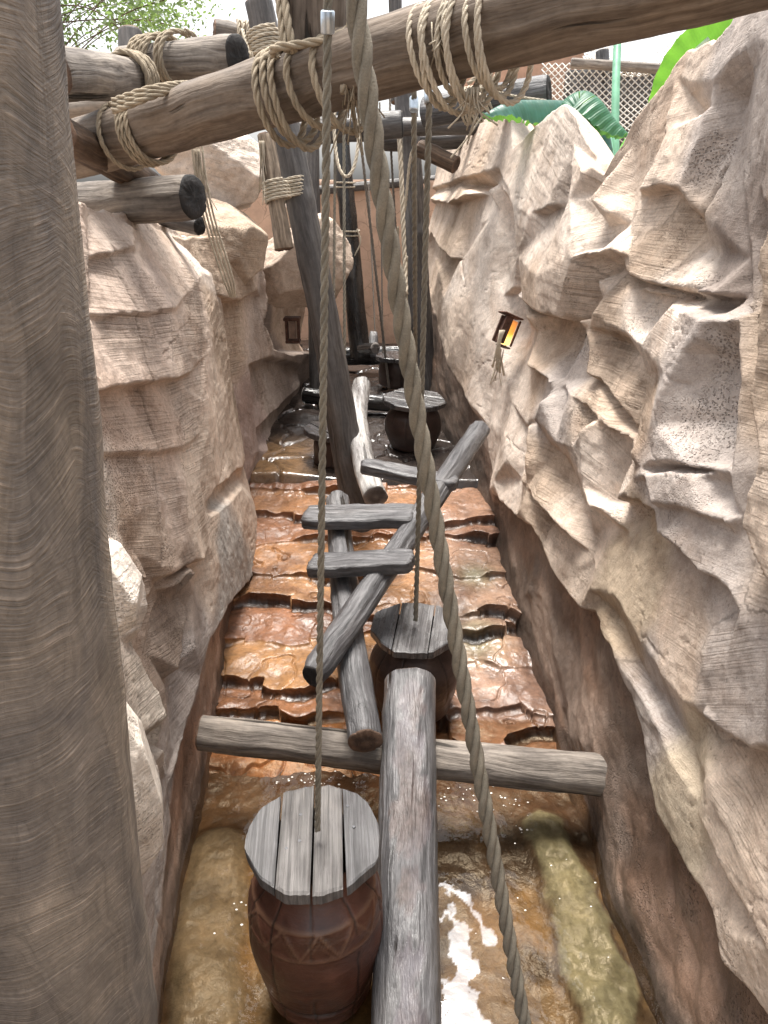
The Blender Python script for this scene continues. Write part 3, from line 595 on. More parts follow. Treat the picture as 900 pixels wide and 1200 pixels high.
LIPS = [(3.30, .06), (3.50, .055), (3.80, .07), (4.08, .06), (4.40, .07), (4.74, .07), (5.10, .075), (5.48, .07), (5.86, .11)]
def steps(X, Y):
    Z = -.17 + .11 * sstep(2.95, 3.25, Y); U = 0 * X; C = np.ones(X.shape + (3,)) * np.array((.30, .15, .075)); lipd = np.full(X.shape, 9.)
    for k, (yk, h) in enumerate(LIPS):
        split = .15 + .3 * math.sin(k * 2.3)
        off = np.where(X + .05 * fbm(Y * 4, X * 4, k) > split, .15 * math.sin(k * 4.1 + 1), 0)
        amp = .24 if k < 8 else .1
        yl = yk + off + amp * fbm(X * 1.5 + 7 * k, X * 0 + k, 100 + k) + .03 * fbm(X * 5 + k, X * 0 + 3.3 * k, 200 + k) + .13 * (_hash(np.floor(X * 2.3 + k * .37 + .25 * fbm(Y * 5, X * 5, 77)), X * 0 + k, 9) - .5) + .012 * fbm(X * 17, Y * 9, 215 + k)
        sp = (LIPS[k + 1][0] - yk) if k < 8 else .4
        sharp = np.clip(.5 + 1.3 * fbm(X * 2.4, X * 0 + k * 1.7, 300 + k), .12, .95)
        t = (Y - yl)
        Z = Z + h * (sharp * sstep(-.006, .016, t) + (1 - sharp) * np.clip(t / sp + .15, 0, 1)) + .014 * sharp * np.exp(-((t - .04) / .05) ** 2) - .024 * sharp * np.exp(-((t + .018) / .016) ** 2)
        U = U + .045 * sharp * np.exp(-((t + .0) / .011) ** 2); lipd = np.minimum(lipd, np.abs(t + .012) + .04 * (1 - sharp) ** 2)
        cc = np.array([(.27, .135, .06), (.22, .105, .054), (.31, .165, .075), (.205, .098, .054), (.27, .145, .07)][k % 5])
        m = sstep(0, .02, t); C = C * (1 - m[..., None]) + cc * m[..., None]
    n = fbm(X * 4, Y * 4, 40); Z = Z + .022 * n + .004 * fbm(X * 16, Y * 16, 41)
    rt = sstep(.15, .5, X + .25 * n); C = lerpc(C, (.245, .165, .125), rt * .75)
    gr = np.exp(-((X - .62) / .14) ** 2 - ((Y - 4.15) / .16) ** 2) + np.exp(-((X - .66) / .12) ** 2 - ((Y - 4.75) / .12) ** 2); C = lerpc(C, (.20, .19, .12), np.clip(gr, 0, 1) * .8)
    C = lerpc(C, (.09, .045, .03), sstep(.1, .4, fbm(X * 2.3 + 5, Y * 2.3, 44)) * .6)
    far = sstep(5.0, 5.5, Y); C = lerpc(C, (.20, .10, .06), far * .5)
    cr = np.abs(fbm(X * 2.2, Y * 2.6, 46, 3)); Z = Z - .022 * (1 - sstep(0, .018, cr))
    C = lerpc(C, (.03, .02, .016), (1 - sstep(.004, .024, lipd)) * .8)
    Y += U
    return Z, {'wet': .65 + .35 * sstep(-.2, .2, n)}, C
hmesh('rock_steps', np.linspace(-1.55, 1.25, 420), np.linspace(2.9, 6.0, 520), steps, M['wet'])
def upper(X, Y):
    n = fbm(X * 3, Y * 3, 61); d1, d2, iv = worley(X * 2.2 + .3 * n, Y * 1.6, 62); e = 1 - sstep(0, .07, d2 - d1)
    Z = .565 + .02 * n + .03 * (iv - .5) - .035 * e + .10 * sstep(8, 10.5, Y) + .05 * sstep(-.3, -1., X) - .4 * sstep(5.96, 5.9, Y)
    C = np.ones(X.shape + (3,)) * np.array((.045, .036, .032)); C = lerpc(C, (.19, .115, .06), sstep(.5, .8, -X + .2 * n) * sstep(7.2, 6.4, Y)); C = lerpc(C, (.03, .02, .018), e * .7)
    return Z, {'wet': np.ones(X.shape)}, C
hmesh('upper_floor', np.linspace(-1.9, 1.6, 230), np.linspace(5.9, 11.6, 330), upper, M['pool'])

def water_mat():
    m = NM('shallow_water'); m.t.nodes.remove(m.b); v = m.obj()
    n1 = m.noise(v, 5, 3, .5, .6); n2 = m.noise(v, 22, 3, .5)
    glint_mask = m.attr('glint_mask')
    h = m.math('ADD', n1, m.math('MULTIPLY', n2, .22))
    nrm = m.bump(h, .05, .14)
    fr = m.n('Fresnel', IOR=1.33, Normal=nrm)
    gl = m.n('BsdfGlossy', Color=(1, 1, 1), Roughness=.02, Normal=nrm); tr = m.n('BsdfTransparent', Color=(.88, .80, .68))
    fac = m.math('MAXIMUM', m.math('MULTIPLY', fr.outputs[0], .9), m.math('MULTIPLY', glint_mask, .26))  # mirror share raised inside the painted-in glint patch, beyond plain water
    mx = m.n('MixShader'); m.set(mx.inputs[0], fac); m.set(mx.inputs[1], tr.outputs[0]); m.set(mx.inputs[2], gl.outputs[0]); m.t.links.new(mx.outputs[0], m.out.inputs[0])
    return m.m
M['water'] = water_mat()
def water(X, Y):
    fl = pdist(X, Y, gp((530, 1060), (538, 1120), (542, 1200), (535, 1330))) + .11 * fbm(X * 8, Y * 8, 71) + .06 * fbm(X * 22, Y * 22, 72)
    glint_mask = 1 - sstep(.05, .058, fl)  # water patch given extra mirror strength to paint in a white sky reflection
    fl2 = pdist(X, Y, gp((515, 1035), (540, 1048), (560, 1075), (572, 1100))) + .05 * fbm(X * 12, Y * 12, 73); glint_mask = np.maximum(glint_mask, 1 - sstep(.02, .026, fl2))
    fl3 = np.hypot(X - PZ(594, 1075, 0).x, Y - PZ(594, 1075, 0).y); glint_mask = np.maximum(glint_mask, 1 - sstep(.02, .026, fl3))
    Z = .006 * fbm(X * 5, Y * 5, 75)
    return Z, {'glint_mask': glint_mask}, np.ones(X.shape + (3,))
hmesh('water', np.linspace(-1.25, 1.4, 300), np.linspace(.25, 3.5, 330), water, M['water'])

# ------------------------------------------------------------------ logs and posts
def log_geo(L, r0, r1, seed, bend=(0, 0), ns=40, flats=4, noise=.05, crack=True, chop=(0, 0), curve=None, knots=2):
    rng = random.Random(seed); nl = max(24, int(L / .03))
    th = np.linspace(0, 2 * math.pi, ns, endpoint=False)[None, :]; t = np.linspace(0, 1, nl)[:, None]; z = t * L
    R = (r0 + (r1 - r0) * t) * np.ones_like(th)
    Rm = np.ones_like(R)
    for k in range(flats):
        a = rng.uniform(0, 6.28); dd = rng.uniform(.9, .98); ca = np.cos(th - a)
        Rm = np.minimum(Rm, np.where(ca > .2, dd / np.maximum(ca, .2), 9))
    cx, sx = np.cos(th), np.sin(th)
    nz = fbm(z * 3 + seed * 3.1 + cx * .9, sx * .9 + 5, seed) * noise * 2 + fbm(z * 11 + cx * 3, sx * 3 + seed, seed + 1) * noise * .7
    Rm = Rm * (1 + nz)
    for k in range(knots):
        a = rng.uniform(0, 6.28); zz = rng.uniform(.1, .9) * L
        d = np.sqrt(((np.angle(np.exp(1j * (th - a))) * r0) / (r0 * .4)) ** 2 + ((z - zz) / (r0 * .6)) ** 2); Rm = Rm * (1 + .09 * np.exp(-d ** 2))
    if crack:
        for k in range(2):
            a = rng.uniform(0, 6.28) + .25 * fbm(z * 2, z * 0 + k, seed + 9); d = np.abs(np.angle(np.exp(1j * (th - a))))
            Rm = Rm * (1 - .10 * (1 - sstep(.0, .13, d)) * sstep(-.1, .2, fbm(z * 1.5, z * 0 + k * 3, seed + 12)))
    for side, ch in enumerate(chop):
        if ch:
            dz = (z if side == 0 else L - z); R = R * (1 - ch * (1 - sstep(0, r0 * 1.2, dz)) * (.7 + .5 * np.cos(2 * th + seed)))
    R = R * Rm
    ox = bend[0] * np.sin(math.pi * t); oy = bend[1] * np.sin(math.pi * t)
    if curve is not None: ox = ox + curve(t)
    X = R * cx + ox; Y = R * sx + oy; Z = z + 0 * th
    V = np.stack([X, Y, Z], -1).reshape(-1, 3)
    i = np.arange(nl * ns).reshape(nl, ns); j = np.roll(i, -1, 1)
    Fq = np.stack([i[:-1], j[:-1], j[1:], i[1:]], -1).reshape(-1, 4).tolist(); mi = [0] * len(Fq)
    V = V.tolist()
    for row, sgn in ((0, -1), (nl - 1, 1)):
        ring = list(range(row * ns, row * ns + ns)); cxx = float(ox[row, 0] if np.ndim(ox) == 2 else 0); cyy = float(oy[row, 0]); zz = float(z[row, 0])
        prev = ring
        for q, (sc, dz) in enumerate(((.93, .008), (.55, .012))):
            nr = []
            for k in ring:
                x, y, _ = V[k]; V.append([cxx + (x - cxx) * sc, cyy + (y - cyy) * sc, zz + sgn * (dz + .006 * rng.uniform(-1, 1) * (q == 1))]); nr.append(len(V) - 1)
            for k in range(ns):
                k2 = (k + 1) % ns; f = [prev[k], prev[k2], nr[k2], nr[k]]; Fq.append(f if sgn > 0 else f[::-1]); mi.append(0 if q == 0 and False else 1)
            prev = nr
        V.append([cxx, cyy, zz + sgn * .012]); cidx = len(V) - 1
        for k in range(ns):
            f = [prev[k], prev[(k + 1) % ns], cidx]; Fq.append(f if sgn > 0 else f[::-1]); mi.append(1)
    return V, Fq, mi
def log_between(name, p0, p1, r0, r1, mat, endm, parent=None, seed=1, roll=0., peel=0., **kw):
    p0, p1 = Vector(p0), Vector(p1); d = p1 - p0; L = d.length
    V, Fq, mi = log_geo(L, r0, r1, seed, **kw)
    q = d.to_track_quat('Z', 'Y') @ Quaternion((0, 0, 1), roll)
    at = None
    if peel:                                             # worn strip along the top where the surface has come away
        up = q.inverted() @ Vector((.05, -.5, 1)); t0 = math.atan2(up.y, up.x); A = np.array(V); th = np.arctan2(A[:, 1], A[:, 0]); dth = np.abs(np.angle(np.exp(1j * (th - t0))))
        w = peel * (.75 + 1.1 * fbm(A[:, 2] * 5, A[:, 2] * 0, seed) + .8 * fbm(A[:, 2] * 22, th * 2, seed + 1)); pm = 1 - sstep(-.05, .05, dth - w); pm = pm * sstep(.02, .12, A[:, 2])
        rim = np.exp(-((dth - w) / .05) ** 2) * .012; A[:, :2] *= (1 - pm * (.045 + .05 * fbm(A[:, 2] * 16, th * 4, seed + 2)) + rim)[:, None]; V = A; at = {'peel': pm}
    return mesh_obj(name, V, Fq, [mat, endm], parent, True, mi, Matrix.Translation(p0) @ q.to_matrix().to_4x4(), at)
def lpx(name, a, b, w0, w1, mat, endm, label=None, cat='log', parent=None, group=None, **kw):
    p0, p1 = P(*a), P(*b)
    o = log_between(name, p0, p1, w0 * a[2] / F / 2, w1 * b[2] / F / 2, M[mat], M[endm], parent, **kw)
    if label: tag(o, label, cat, group)
    return o

# big post at the left edge
log = log_between('wooden_post', (-.902, 1.15, -.45), (-.560, 1.15, 4.5), .235, .215, M['post'], M['endb'], seed=3, ns=64, flats=2, noise=.02, crack=False, knots=1)
tag(log, 'huge sawn timber post filling the left edge of the picture', 'post')

BA, BB = P(70, 181, 3.75), P(985, -64, 1.72)
beam = log_between('overhead_log', BA, BB + (BB - BA).normalized() * 1.8, .128, .118, M['brown'], M['endb'], seed=7, ns=64, flats=3, noise=.035, bend=(0, .03), knots=5)
tag(beam, 'long thick round log spanning the whole top from left to upper right', 'log')
def beam_at(u):
    lo, hi = 0., 1.
    for _ in range(40):
        mid = (lo + hi) / 2; p = BA.lerp(BB, mid); uu = 450 + F * p.x / depth(p)
        if uu < u: lo = mid
        else: hi = mid
    return BA.lerp(BB, lo)
bdir = (BB - BA).normalized()
bp = beam_at(370)
tag(log_between('upright_post', bp + Vector((.0, .0, .10)), bp + Vector((0.02, .03, 1.3)), .117, .125, M['brown'], M['endb'], seed=8, flats=2), 'short thick trunk standing on the long top log, tied with rope', 'post')

lpx('log', (55, 86, 3.05), (160, 93, 3.75), 62, 42, 'beamgrey', 'endb', 'cracked grey log poking out from behind the big post, above the long top log', seed=11)
lpx('log', (148, 76, 4.15), (279, 68, 3.65), 40, 50, 'beamgrey', 'endd', 'grey log with a black chopped end, lashed to the long top log', seed=12, chop=(0, .18), flats=6)
lpx('log', (153, 95, 4.5), (153, 38, 4.5), 26, 27, 'dark', 'endb', 'small round log tip sticking up before the tree at upper left', seed=13)
lpx('log', (50, 133, 4.6), (138, 121, 4.5), 22, 21, 'beamgrey', 'endg', 'thin pale log just under the cracked log beside the big post', seed=14)
lpx('log', (70, 157, 3.1), (172, 214, 4.2), 40, 32, 'darkbrown', 'endb', 'dark brown split log slanting down beside the big post', seed=15, noise=.09)
lpx('log', (20, 246, 4.3), (226, 231, 3.75), 54, 50, 'beamgrey', 'endd', 'grey log with charred black end lying on the left rock block', seed=16, flats=5)
lpx('log', (190, 254, 4.6), (234, 265, 4.5), 22, 22, 'dark', 'endd', 'small dark log end peeping out below the charred log', seed=17)
lpx('log', (252, 37, 5.3), (306, 48, 5.4), 26, 24, 'beamgrey', 'endb', 'short grey log stub tied to the top of the leaning pole', seed=18)
pole = lpx('leaning_pole', (303, 2, 5.0), (430, 668, 6.05), 33, 37, 'dark', 'endb', 'long dark leaning pole standing on the wet rock steps', 'pole', seed=19, bend=(.02, .03), flats=3)
lpx('wood_stub', (312, 158, 4.95), (333, 291, 5.15), 18, 22, 'rot', 'endb', 'rotten pale wooden stub lashed against the leaning pole', 'log', seed=20, noise=.14)
lpx('dark_post', (366, 140, 8.2), (371, 456, 8.9), 15, 17, 'dark', 'endb', 'thin dark upright post partly hidden behind the leaning pole', 'post', seed=21)
lpx('dark_post', (395, 112, 8.6), (422, 420, 9.4), 19, 24, 'black', 'endd', 'black tilted post before the terracotta wall, left of the grey ropes', 'post', seed=22)
lpx('dark_post', (474, 96, 7.6), (497, 470, 8.3), 27, 31, 'dark', 'endb', 'dark upright post with cord lashing against the right rock wall', 'post', seed=23)
lpx('dark_post', (462, -60, 8.6), (466, 120, 8.9), 15, 16, 'dark', 'endb', 'thin post rising against the white sky above the long top log', 'post', seed=24)
lpx('crossbar', (330, 156, 6.4), (470, 146, 6.4), 30, 30, 'dark', 'endd', 'dark cross log seen just under the long top log behind the ropes', 'log', seed=25)
lpx('crossbar', (498, 133, 6.5), (643, 108, 6.1), 34, 36, 'grey', 'endd', 'blue grey cross log with rope knot above the drooping banana leaf', 'log', seed=26)
lpx('crossbar', (440, 149, 7.4), (568, 147, 7.4), 20, 20, 'dark', 'endd', 'dark cross log under the blue grey cross log, upper of two', 'log', seed=27)
lpx('crossbar', (440, 166, 7.9), (566, 161, 7.9), 22, 22, 'dark', 'endd', 'dark cross log under the blue grey cross log, lower of two', 'log', seed=28)
lpx('wood_stub', (492, 174, 6.6), (534, 193, 6.5), 20, 20, 'darkbrown', 'endb', 'brown cracked stub pointing right at the top of the right rock', 'log', seed=29)
lpx('rail', (340, 226, 10.2), (526, 209, 10.4), 10, 10, 'dark', 'endd', 'thin grey rail along the top of the terracotta wall', 'rail', seed=30)
lpx('black_beam', (398, 417, 9.6), (574, 414, 9.3), 22, 22, 'black', 'endd', 'wet black beam across the far end below the terracotta wall', 'beam', seed=31)
lpx('black_beam', (357, 463, 8.3), (543, 482, 7.9), 19, 19, 'black', 'endg', 'wet black beam crossing behind the middle round barrel stool', 'beam', seed=32)
lpx('wood_stub', (424, 409, 9.2), (440, 408, 8.9), 13, 13, 'black', 'endg', 'short round log end lying on the far black beam', 'log', seed=33)
lpx('wood_stub', (437, 412, 9.5), (438, 390, 9.6), 13, 11, 'grey', 'endg', 'small grey rounded stub standing behind the far black beam', 'log', seed=34, chop=(0, .5))

# cross beam and balance logs low in the channel
cb = lpx('cross_beam', (236, 858, 3.62), (752, 913, 3.60), 42, 50, 'beamgrey', 'endb', 'grey cross beam wedged between both rock walls above the water', 'beam', seed=41, bend=(0, -.012), flats=3)
fg = lpx('balance_log', (480, 800, 3.78), (475, 1290, 2.50), 59, 90, 'grey', 'endb', 'large wet grey balance log running toward the viewer over the water', 'log', seed=42, flats=3, noise=.035, ns=110, peel=.55)

# log walkway: two rails, a pale bark log and three step planks, nailed together
wk = empty('log_walkway', P(430, 700, 4.3), 'walkway of crossed grey logs with three nailed step planks over the rock steps', 'walkway')
lpx('rail_log', (396, 586, 4.95), (428, 868, 3.42), 27, 43, 'grey', 'endb', parent=wk, seed=43, bend=(-.02, .0), flats=3)
lpx('rail_log', (366, 792, 3.55), (562, 503, 5.5), 36, 25, 'grey', 'endd', parent=wk, seed=44, chop=(.25, 0))
o = lpx('rail_log', (417, 450, 6.6), (440, 582, 5.15), 21, 29, 'bark', 'endg', parent=wk, seed=45, noise=.06, curve=lambda t: .05 * (1 - t) ** 2 - .06 * np.sin(math.pi * t)); o['label'] = 'pale peeled curving log'
def bolt_hole(parent, p, n, r):
    n = Vector(n).normalized(); q = n.to_track_quat('Z', 'Y'); V = []; Fq = []; k = 24
    for (rr, h) in ((1.15, -.004), (1.05, .003), (.9, .003), (.8, -.004), (.3, -.004), (.28, .001), (0.05, .002)):
        for j in range(k): V.append((rr * r * math.cos(6.2832 * j / k), rr * r * math.sin(6.2832 * j / k), h))
    for a in range(6):
        for j in range(k): Fq.append((a * k + j, a * k + (j + 1) % k, (a + 1) * k + (j + 1) % k, (a + 1) * k + j))
    mi = [1 if a > 3 else 0 for a in range(6) for j in range(k)]
    mesh_obj('bolt_hole', V, Fq, [M['black'], M['metal']], parent, True, mi, Matrix.Translation(p) @ q.to_matrix().to_4x4())
def log_top(a, b, w0, w1, t):
    p0, p1 = P(*a), P(*b); d = (p1 - p0).normalized(); up = (Vector((0, -.55, 1)) - d * d.dot(Vector((0, -.55, 1)))).normalized()
    r = (w0 * a[2] * (1 - t) + w1 * b[2] * t) / F / 2; return p0.lerp(p1, t) + up * r * .97, up
p_, u_ = log_top((480, 800, 3.78), (475, 1290, 2.50), 59, 90, .135); bolt_hole(fg, p_, u_, .017)
p_, u_ = log_top((480, 800, 3.78), (475, 1290, 2.50), 59, 90, .015); bolt_hole(fg, p_, u_, .008)
p_, u_ = log_top((396, 586, 4.95), (428, 868, 3.42), 27, 43, .93); bolt_hole(wk, p_, u_, .017)
p_, u_ = log_top((366, 792, 3.55), (562, 503, 5.5), 36, 25, .30); bolt_hole(wk, p_, u_, .015)
def plank(name, c, right, up, fwd, L, wd, tk, mat, parent, seed, jag=.012):
    rng = np.random.default_rng(seed); nx, ny = 46, 14
    u = np.linspace(-1, 1, nx)[:, None]; v = np.linspace(-1, 1, ny)[None, :]
    X = L / 2 * u * (1 - .04 * v ** 4 * np.sign(1)) + 0 * v; Yy = wd / 2 * v * (1 - .14 * np.abs(u) ** 10) + 0 * u
    n = fbm(X * 5 + seed, Yy * 9, seed) * jag; X = X + np.where(np.abs(u) > .93, fbm(Yy * 22, u * 9 + seed, seed + 3) * .02, 0)
    Yy = Yy + np.where(np.abs(v) > .9, fbm(X * 6, v * 3 + seed, seed + 4) * .016, 0)
    bev = .012 * ((np.abs(u) > .97) | (np.abs(v) > .95))
    T = np.stack([Yy, tk / 2 + n - bev, X], -1); Bm = np.stack([Yy, -tk / 2 + n * .6 + bev, X], -1)
    V = np.concatenate([T.reshape(-1, 3), Bm.reshape(-1, 3)]); f = grid_faces(nx, ny); N = nx * ny
    i = np.arange(N).reshape(nx, ny); loop = np.concatenate([i[0, :], i[1:, -1], i[-1, -2::-1], i[-2:0:-1, 0]]); l2 = np.roll(loop, -1)
    sd = np.stack([loop, loop + N, l2 + N, l2], -1)
    Fq = np.concatenate([f, f[:, ::-1] + N, sd])
    sm = np.ones(len(Fq), bool); sm[2 * len(f):] = False
    Mx = Matrix((fwd, up, right)).transposed().to_4x4(); Mx.translation = c      # local z runs along the plank
    return mesh_obj(name, V, Fq, mat, parent, sm, None, Mx)
def plank_px(a, b, wd, tk, seed, tilt=0., mat='grey'):
    p0, p1 = P(*a), P(*b); r = (p1 - p0).normalized(); f = Vector((0, math.cos(tilt), math.sin(tilt))); f = (f - r * f.dot(r)).normalized(); up = r.cross(f).normalized()
    return plank('step_plank', (p0 + p1) / 2, r, up, f, (p1 - p0).length, wd, tk, M[mat], wk, seed)
plank_px((357, 606, 4.62), (486, 605, 4.55), .25, .075, 3)
plank_px((364, 663, 4.22), (485, 657, 4.10), .20, .075, 4)
plank_px((424, 545, 5.02), (534, 568, 4.86), .17, .075, 5)

# ------------------------------------------------------------------ ropes
def catmull(pts, n=14):
    pts = [Vector(p) for p in pts]
    if len(pts) == 2: return [pts[0].lerp(pts[1], k / n) for k in range(n + 1)]
    q = [pts[0] * 2 - pts[1]] + pts + [pts[-1] * 2 - pts[-2]]; out = []
    for k in range(1, len(q) - 2):
        for j in range(n):
            t = j / n; a, b, c, d = q[k - 1:k + 3]
            out.append(.5 * ((2 * b) + (c - a) * t + (2 * a - 5 * b + 4 * c - d) * t * t + (3 * b - a - 3 * c + d) * t ** 3))
    return out + [pts[-1]]
class RB:
    def __init__(s): s.V = []; s.F = []
    def tube(s, C, N, Bn, rad, seg, cap=True):
        n = len(C); th = np.linspace(0, 2 * math.pi, seg, endpoint=False); base = sum(len(v) for v in s.V)
        rad = np.broadcast_to(np.asarray(rad, float).reshape(-1, 1, 1), (n, 1, 1))
        ring = C[:, None] + rad * (np.cos(th)[None, :, None] * N[:, None] + np.sin(th)[None, :, None] * Bn[:, None])
        s.V.append(ring.reshape(-1, 3)); i = np.arange(n * seg).reshape(n, seg) + base; j = np.roll(i, -1, 1)
        s.F += np.stack([i[:-1], j[:-1], j[1:], i[1:]], -1).reshape(-1, 4).tolist()
        if cap: s.F += [i[0][::-1].tolist(), i[-1].tolist()]
    def frames(s, pts, ds):
        pts = np.array([list(p) for p in pts]); seg = np.linalg.norm(np.diff(pts, axis=0), axis=1); L = np.concatenate([[0], np.cumsum(seg)])
        n = max(3, int(L[-1] / ds)); l = np.linspace(0, L[-1], n); C = np.stack([np.interp(l, L, pts[:, k]) for k in range(3)], 1)
        T = np.gradient(C, axis=0); T /= np.linalg.norm(T, axis=1)[:, None] + 1e-9
        N = np.zeros_like(C); a = np.array([1., 0, 0]) if abs(T[0][0]) < .8 else np.array([0, 1., 0])
        a = a - T[0] * a.dot(T[0]); N[0] = a / np.linalg.norm(a)
        for k in range(1, n):
            a = N[k - 1] - T[k] * N[k - 1].dot(T[k]); N[k] = a / (np.linalg.norm(a) + 1e-9)
        return C, T, N, np.cross(T, N), l
    def rope(s, pts, R, pitch=None, strands=3, seg=6, n=14):
        pitch = pitch or R * 10.5
        C, T, N, Bn, l = s.frames(catmull(pts, n), pitch / 9)
        for k in range(strands):
            ph = 2 * math.pi * (l / pitch + k / strands)
            off = .5 * R * (np.cos(ph)[:, None] * N + np.sin(ph)[:, None] * Bn)
            s.tube(C + off, N, Bn, R * .56, seg)
    def cord(s, pts, R, seg=5, n=8, ds=.03):
        C, T, N, Bn, l = s.frames(catmull(pts, n), ds); s.tube(C, N, Bn, R, seg)
    def build(s, name, mat, parent=None): return mesh_obj(name, np.concatenate(s.V), s.F, mat, parent, True)
def fray(rb, p, d, n, L, R, seed, spread=.35):
    rng = random.Random(seed); d = Vector(d).normalized()
    for k in range(n):
        j = Vector((rng.gauss(0, 1), rng.gauss(0, 1), rng.gauss(0, .5))) * spread; e = (d + j).normalized(); l = L * rng.uniform(.5, 1.2)
        q = Vector(p) + Vector((rng.gauss(0, R * 3), rng.gauss(0, R * 3), 0))
        rb.cord([q, q + d * l * .5 + j * l * .12, q + e * l + Vector((0, 0, -.15 * l))], R, 3, 4, .02)
def cyl(name, p0, p1, r, mat, parent, n=20, prof=((0, .86), (.06, 1), (.94, 1), (1, .86))):
    p0, p1 = Vector(p0), Vector(p1); d = p1 - p0; q = d.to_track_quat('Z', 'Y'); L = d.length; V = []; Fq = []
    for (t, s) in prof:
        for k in range(n): V.append((r * s * math.cos(2 * math.pi * k / n), r * s * math.sin(2 * math.pi * k / n), t * L))
    for a in range(len(prof) - 1):
        for k in range(n): Fq.append((a * n + k, a * n + (k + 1) % n, (a + 1) * n + (k + 1) % n, (a + 1) * n + k))
    Fq.append(tuple(range(n))[::-1]); Fq.append(tuple((len(prof) - 1) * n + k for k in range(n)))
    return mesh_obj(name, V, Fq, mat, parent, [True] * (len(Fq) - 2) + [False, False], None, Matrix.Translation(p0) @ q.to_matrix().to_4x4())
def hang_rope(label, top, bot, R, mat, ferrule=None, group=None, extra_top=None, mid=None):
    pt, pb = P(*top), P(*bot)
    root = empty('rope', pb, label, 'rope', group)
    rb = RB(); pts = ([P(*extra_top)] if extra_top else []) + [pt] + ([P(*mid)] if mid else []) + [pb]
    rb.rope(pts, R, n=24); rb.build('rope_strands', M[mat], root)
    if ferrule:
        f0, f1 = P(*ferrule[0]), P(*ferrule[1]); cyl('ferrule', f1, f0, R * 1.55, M['metal'], root)
    return root
# ------------------------------------------------------------------ barrel stools
def lid_geo(R, nplank, seed, tk=.05, axis_rot=0., poly=None):
    rng = random.Random(seed); V = []; Fq = []; gap = .004
    ang = sorted(rng.uniform(-.12, .12) + 2 * math.pi * k / 13 for k in range(13))
    rad = [R * rng.uniform(.94, 1.04) for _ in ang]
    def ext(x):                                         # y-range of the outline polygon at x
        ys = []
        for k in range(len(ang)):
            a, b = ang[k], ang[(k + 1) % len(ang)]; x0, y0, x1, y1 = rad[k] * math.cos(a), rad[k] * math.sin(a), rad[(k + 1) % len(ang)] * math.cos(b), rad[(k + 1) % len(ang)] * math.sin(b)
            if (x0 - x) * (x1 - x) <= 0 and abs(x1 - x0) > 1e-6: ys.append(y0 + (y1 - y0) * (x - x0) / (x1 - x0))
        return (min(ys), max(ys)) if len(ys) >= 2 else (-.02, .02)
    xs = np.linspace(-R * .97, R * .97, nplank + 1) + np.array([0] + [rng.uniform(-.02, .02) for _ in range(nplank - 1)] + [0])
    for k in range(nplank):
        x0, x1 = xs[k] + gap, xs[k + 1] - gap; nx, ny = 12, 44; dz = rng.uniform(-.004, .004); base = len(V)
        skew = rng.uniform(-.03, .03)
        for lay in (0, 1):
            for i in range(nx):
                x = x0 + (x1 - x0) * i / (nx - 1); y0, y1 = ext(x)
                e0 = rng.uniform(-.0012, .0012)
                for j in range(ny):
                    y = y0 + e0 + (y1 - y0) * j / (ny - 1); ed = (i in (0, nx - 1)) or (j in (0, ny - 1))
                    nz = .006 * float(fbm(np.array(x * 30.), np.array(y * 6. + seed), seed + k)) - (.006 if ed else 0) * 1
                    xx = x + skew * y * .5
                    V.append((xx, y, (dz + nz) if lay == 0 else -tk - (-.004 if ed else 0)))
        N = nx * ny; idx = np.arange(N).reshape(nx, ny) + base; f = np.stack([idx[:-1, :-1], idx[1:, :-1], idx[1:, 1:], idx[:-1, 1:]], -1).reshape(-1, 4)
        Fq += f.tolist() + (f[:, ::-1] + N).tolist()
        lp = np.concatenate([idx[0, :], idx[1:, -1], idx[-1, -2::-1], idx[-2:0:-1, 0]]); l2 = np.roll(lp, -1)
        Fq += np.stack([lp, l2, l2 + N, lp + N], -1).tolist()
    return V, Fq
def lidmat(name, light, dark, rough=.7, wet=.15):
    m = NM(name); tc = m.n('TexCoord'); g = m.n('NewGeometry'); rp = g.outputs['Random Per Island']
    add = m.n('VectorMath', operation='ADD'); cx = m.n('CombineXYZ'); m.set(cx.inputs[1], m.math('MULTIPLY', rp, 13.)); m.set(add.inputs[0], tc.outputs['Object']); m.set(add.inputs[1], cx.outputs[0])
    def mp(sc):
        q = m.n('Mapping'); m.set(q.inputs['Vector'], add.outputs[0]); q.inputs['Scale'].default_value = sc; return q.outputs[0]
    fib = m.noise(mp((130, 3.2, 8)), 1, 5, .65, .3); gr = m.noise(mp((45, 1.6, 8)), 1, 3, .5, .6); pat = m.noise(mp((9, 5, 5)), 1, 5, .6)
    c = m.mix(m.ramp(fib, [(.3, 0.), (.7, 1.)]), dark, light); c = m.mix(1, c, m.ramp(gr, [(.35, .62), (.5, 1.), (.7, 1.15)]), 'MULTIPLY')
    c = m.mix(1, c, m.ramp(pat, [(.3, (.62, .6, .6)), (.55, (1, 1, 1)), (.75, (1.2, 1.17, 1.12))]), 'MULTIPLY')
    c = m.mix(1, c, m.ramp(rp, [(0, (.82, .84, .88)), (1, (1.12, 1.08, 1.04))]), 'MULTIPLY')
    nrm = m.bump(fib, .005); nrm = m.bump(gr, .006, .8, nrm)
    m.done(Base_Color=c, Normal=nrm, Roughness=m.ramp(pat, [(.4, rough - wet), (.6, rough)])); return m.m
M['lid1'] = lidmat('grey_lid_planks', (.18, .174, .172), (.058, .055, .053))
M['lid3'] = lidmat('dark_lid_planks', (.12, .115, .115), (.03, .028, .028), .3, .15)
M['lid2'] = lidmat('wet_lid_planks', (.19, .19, .195), (.05, .049, .05), .4, .25)
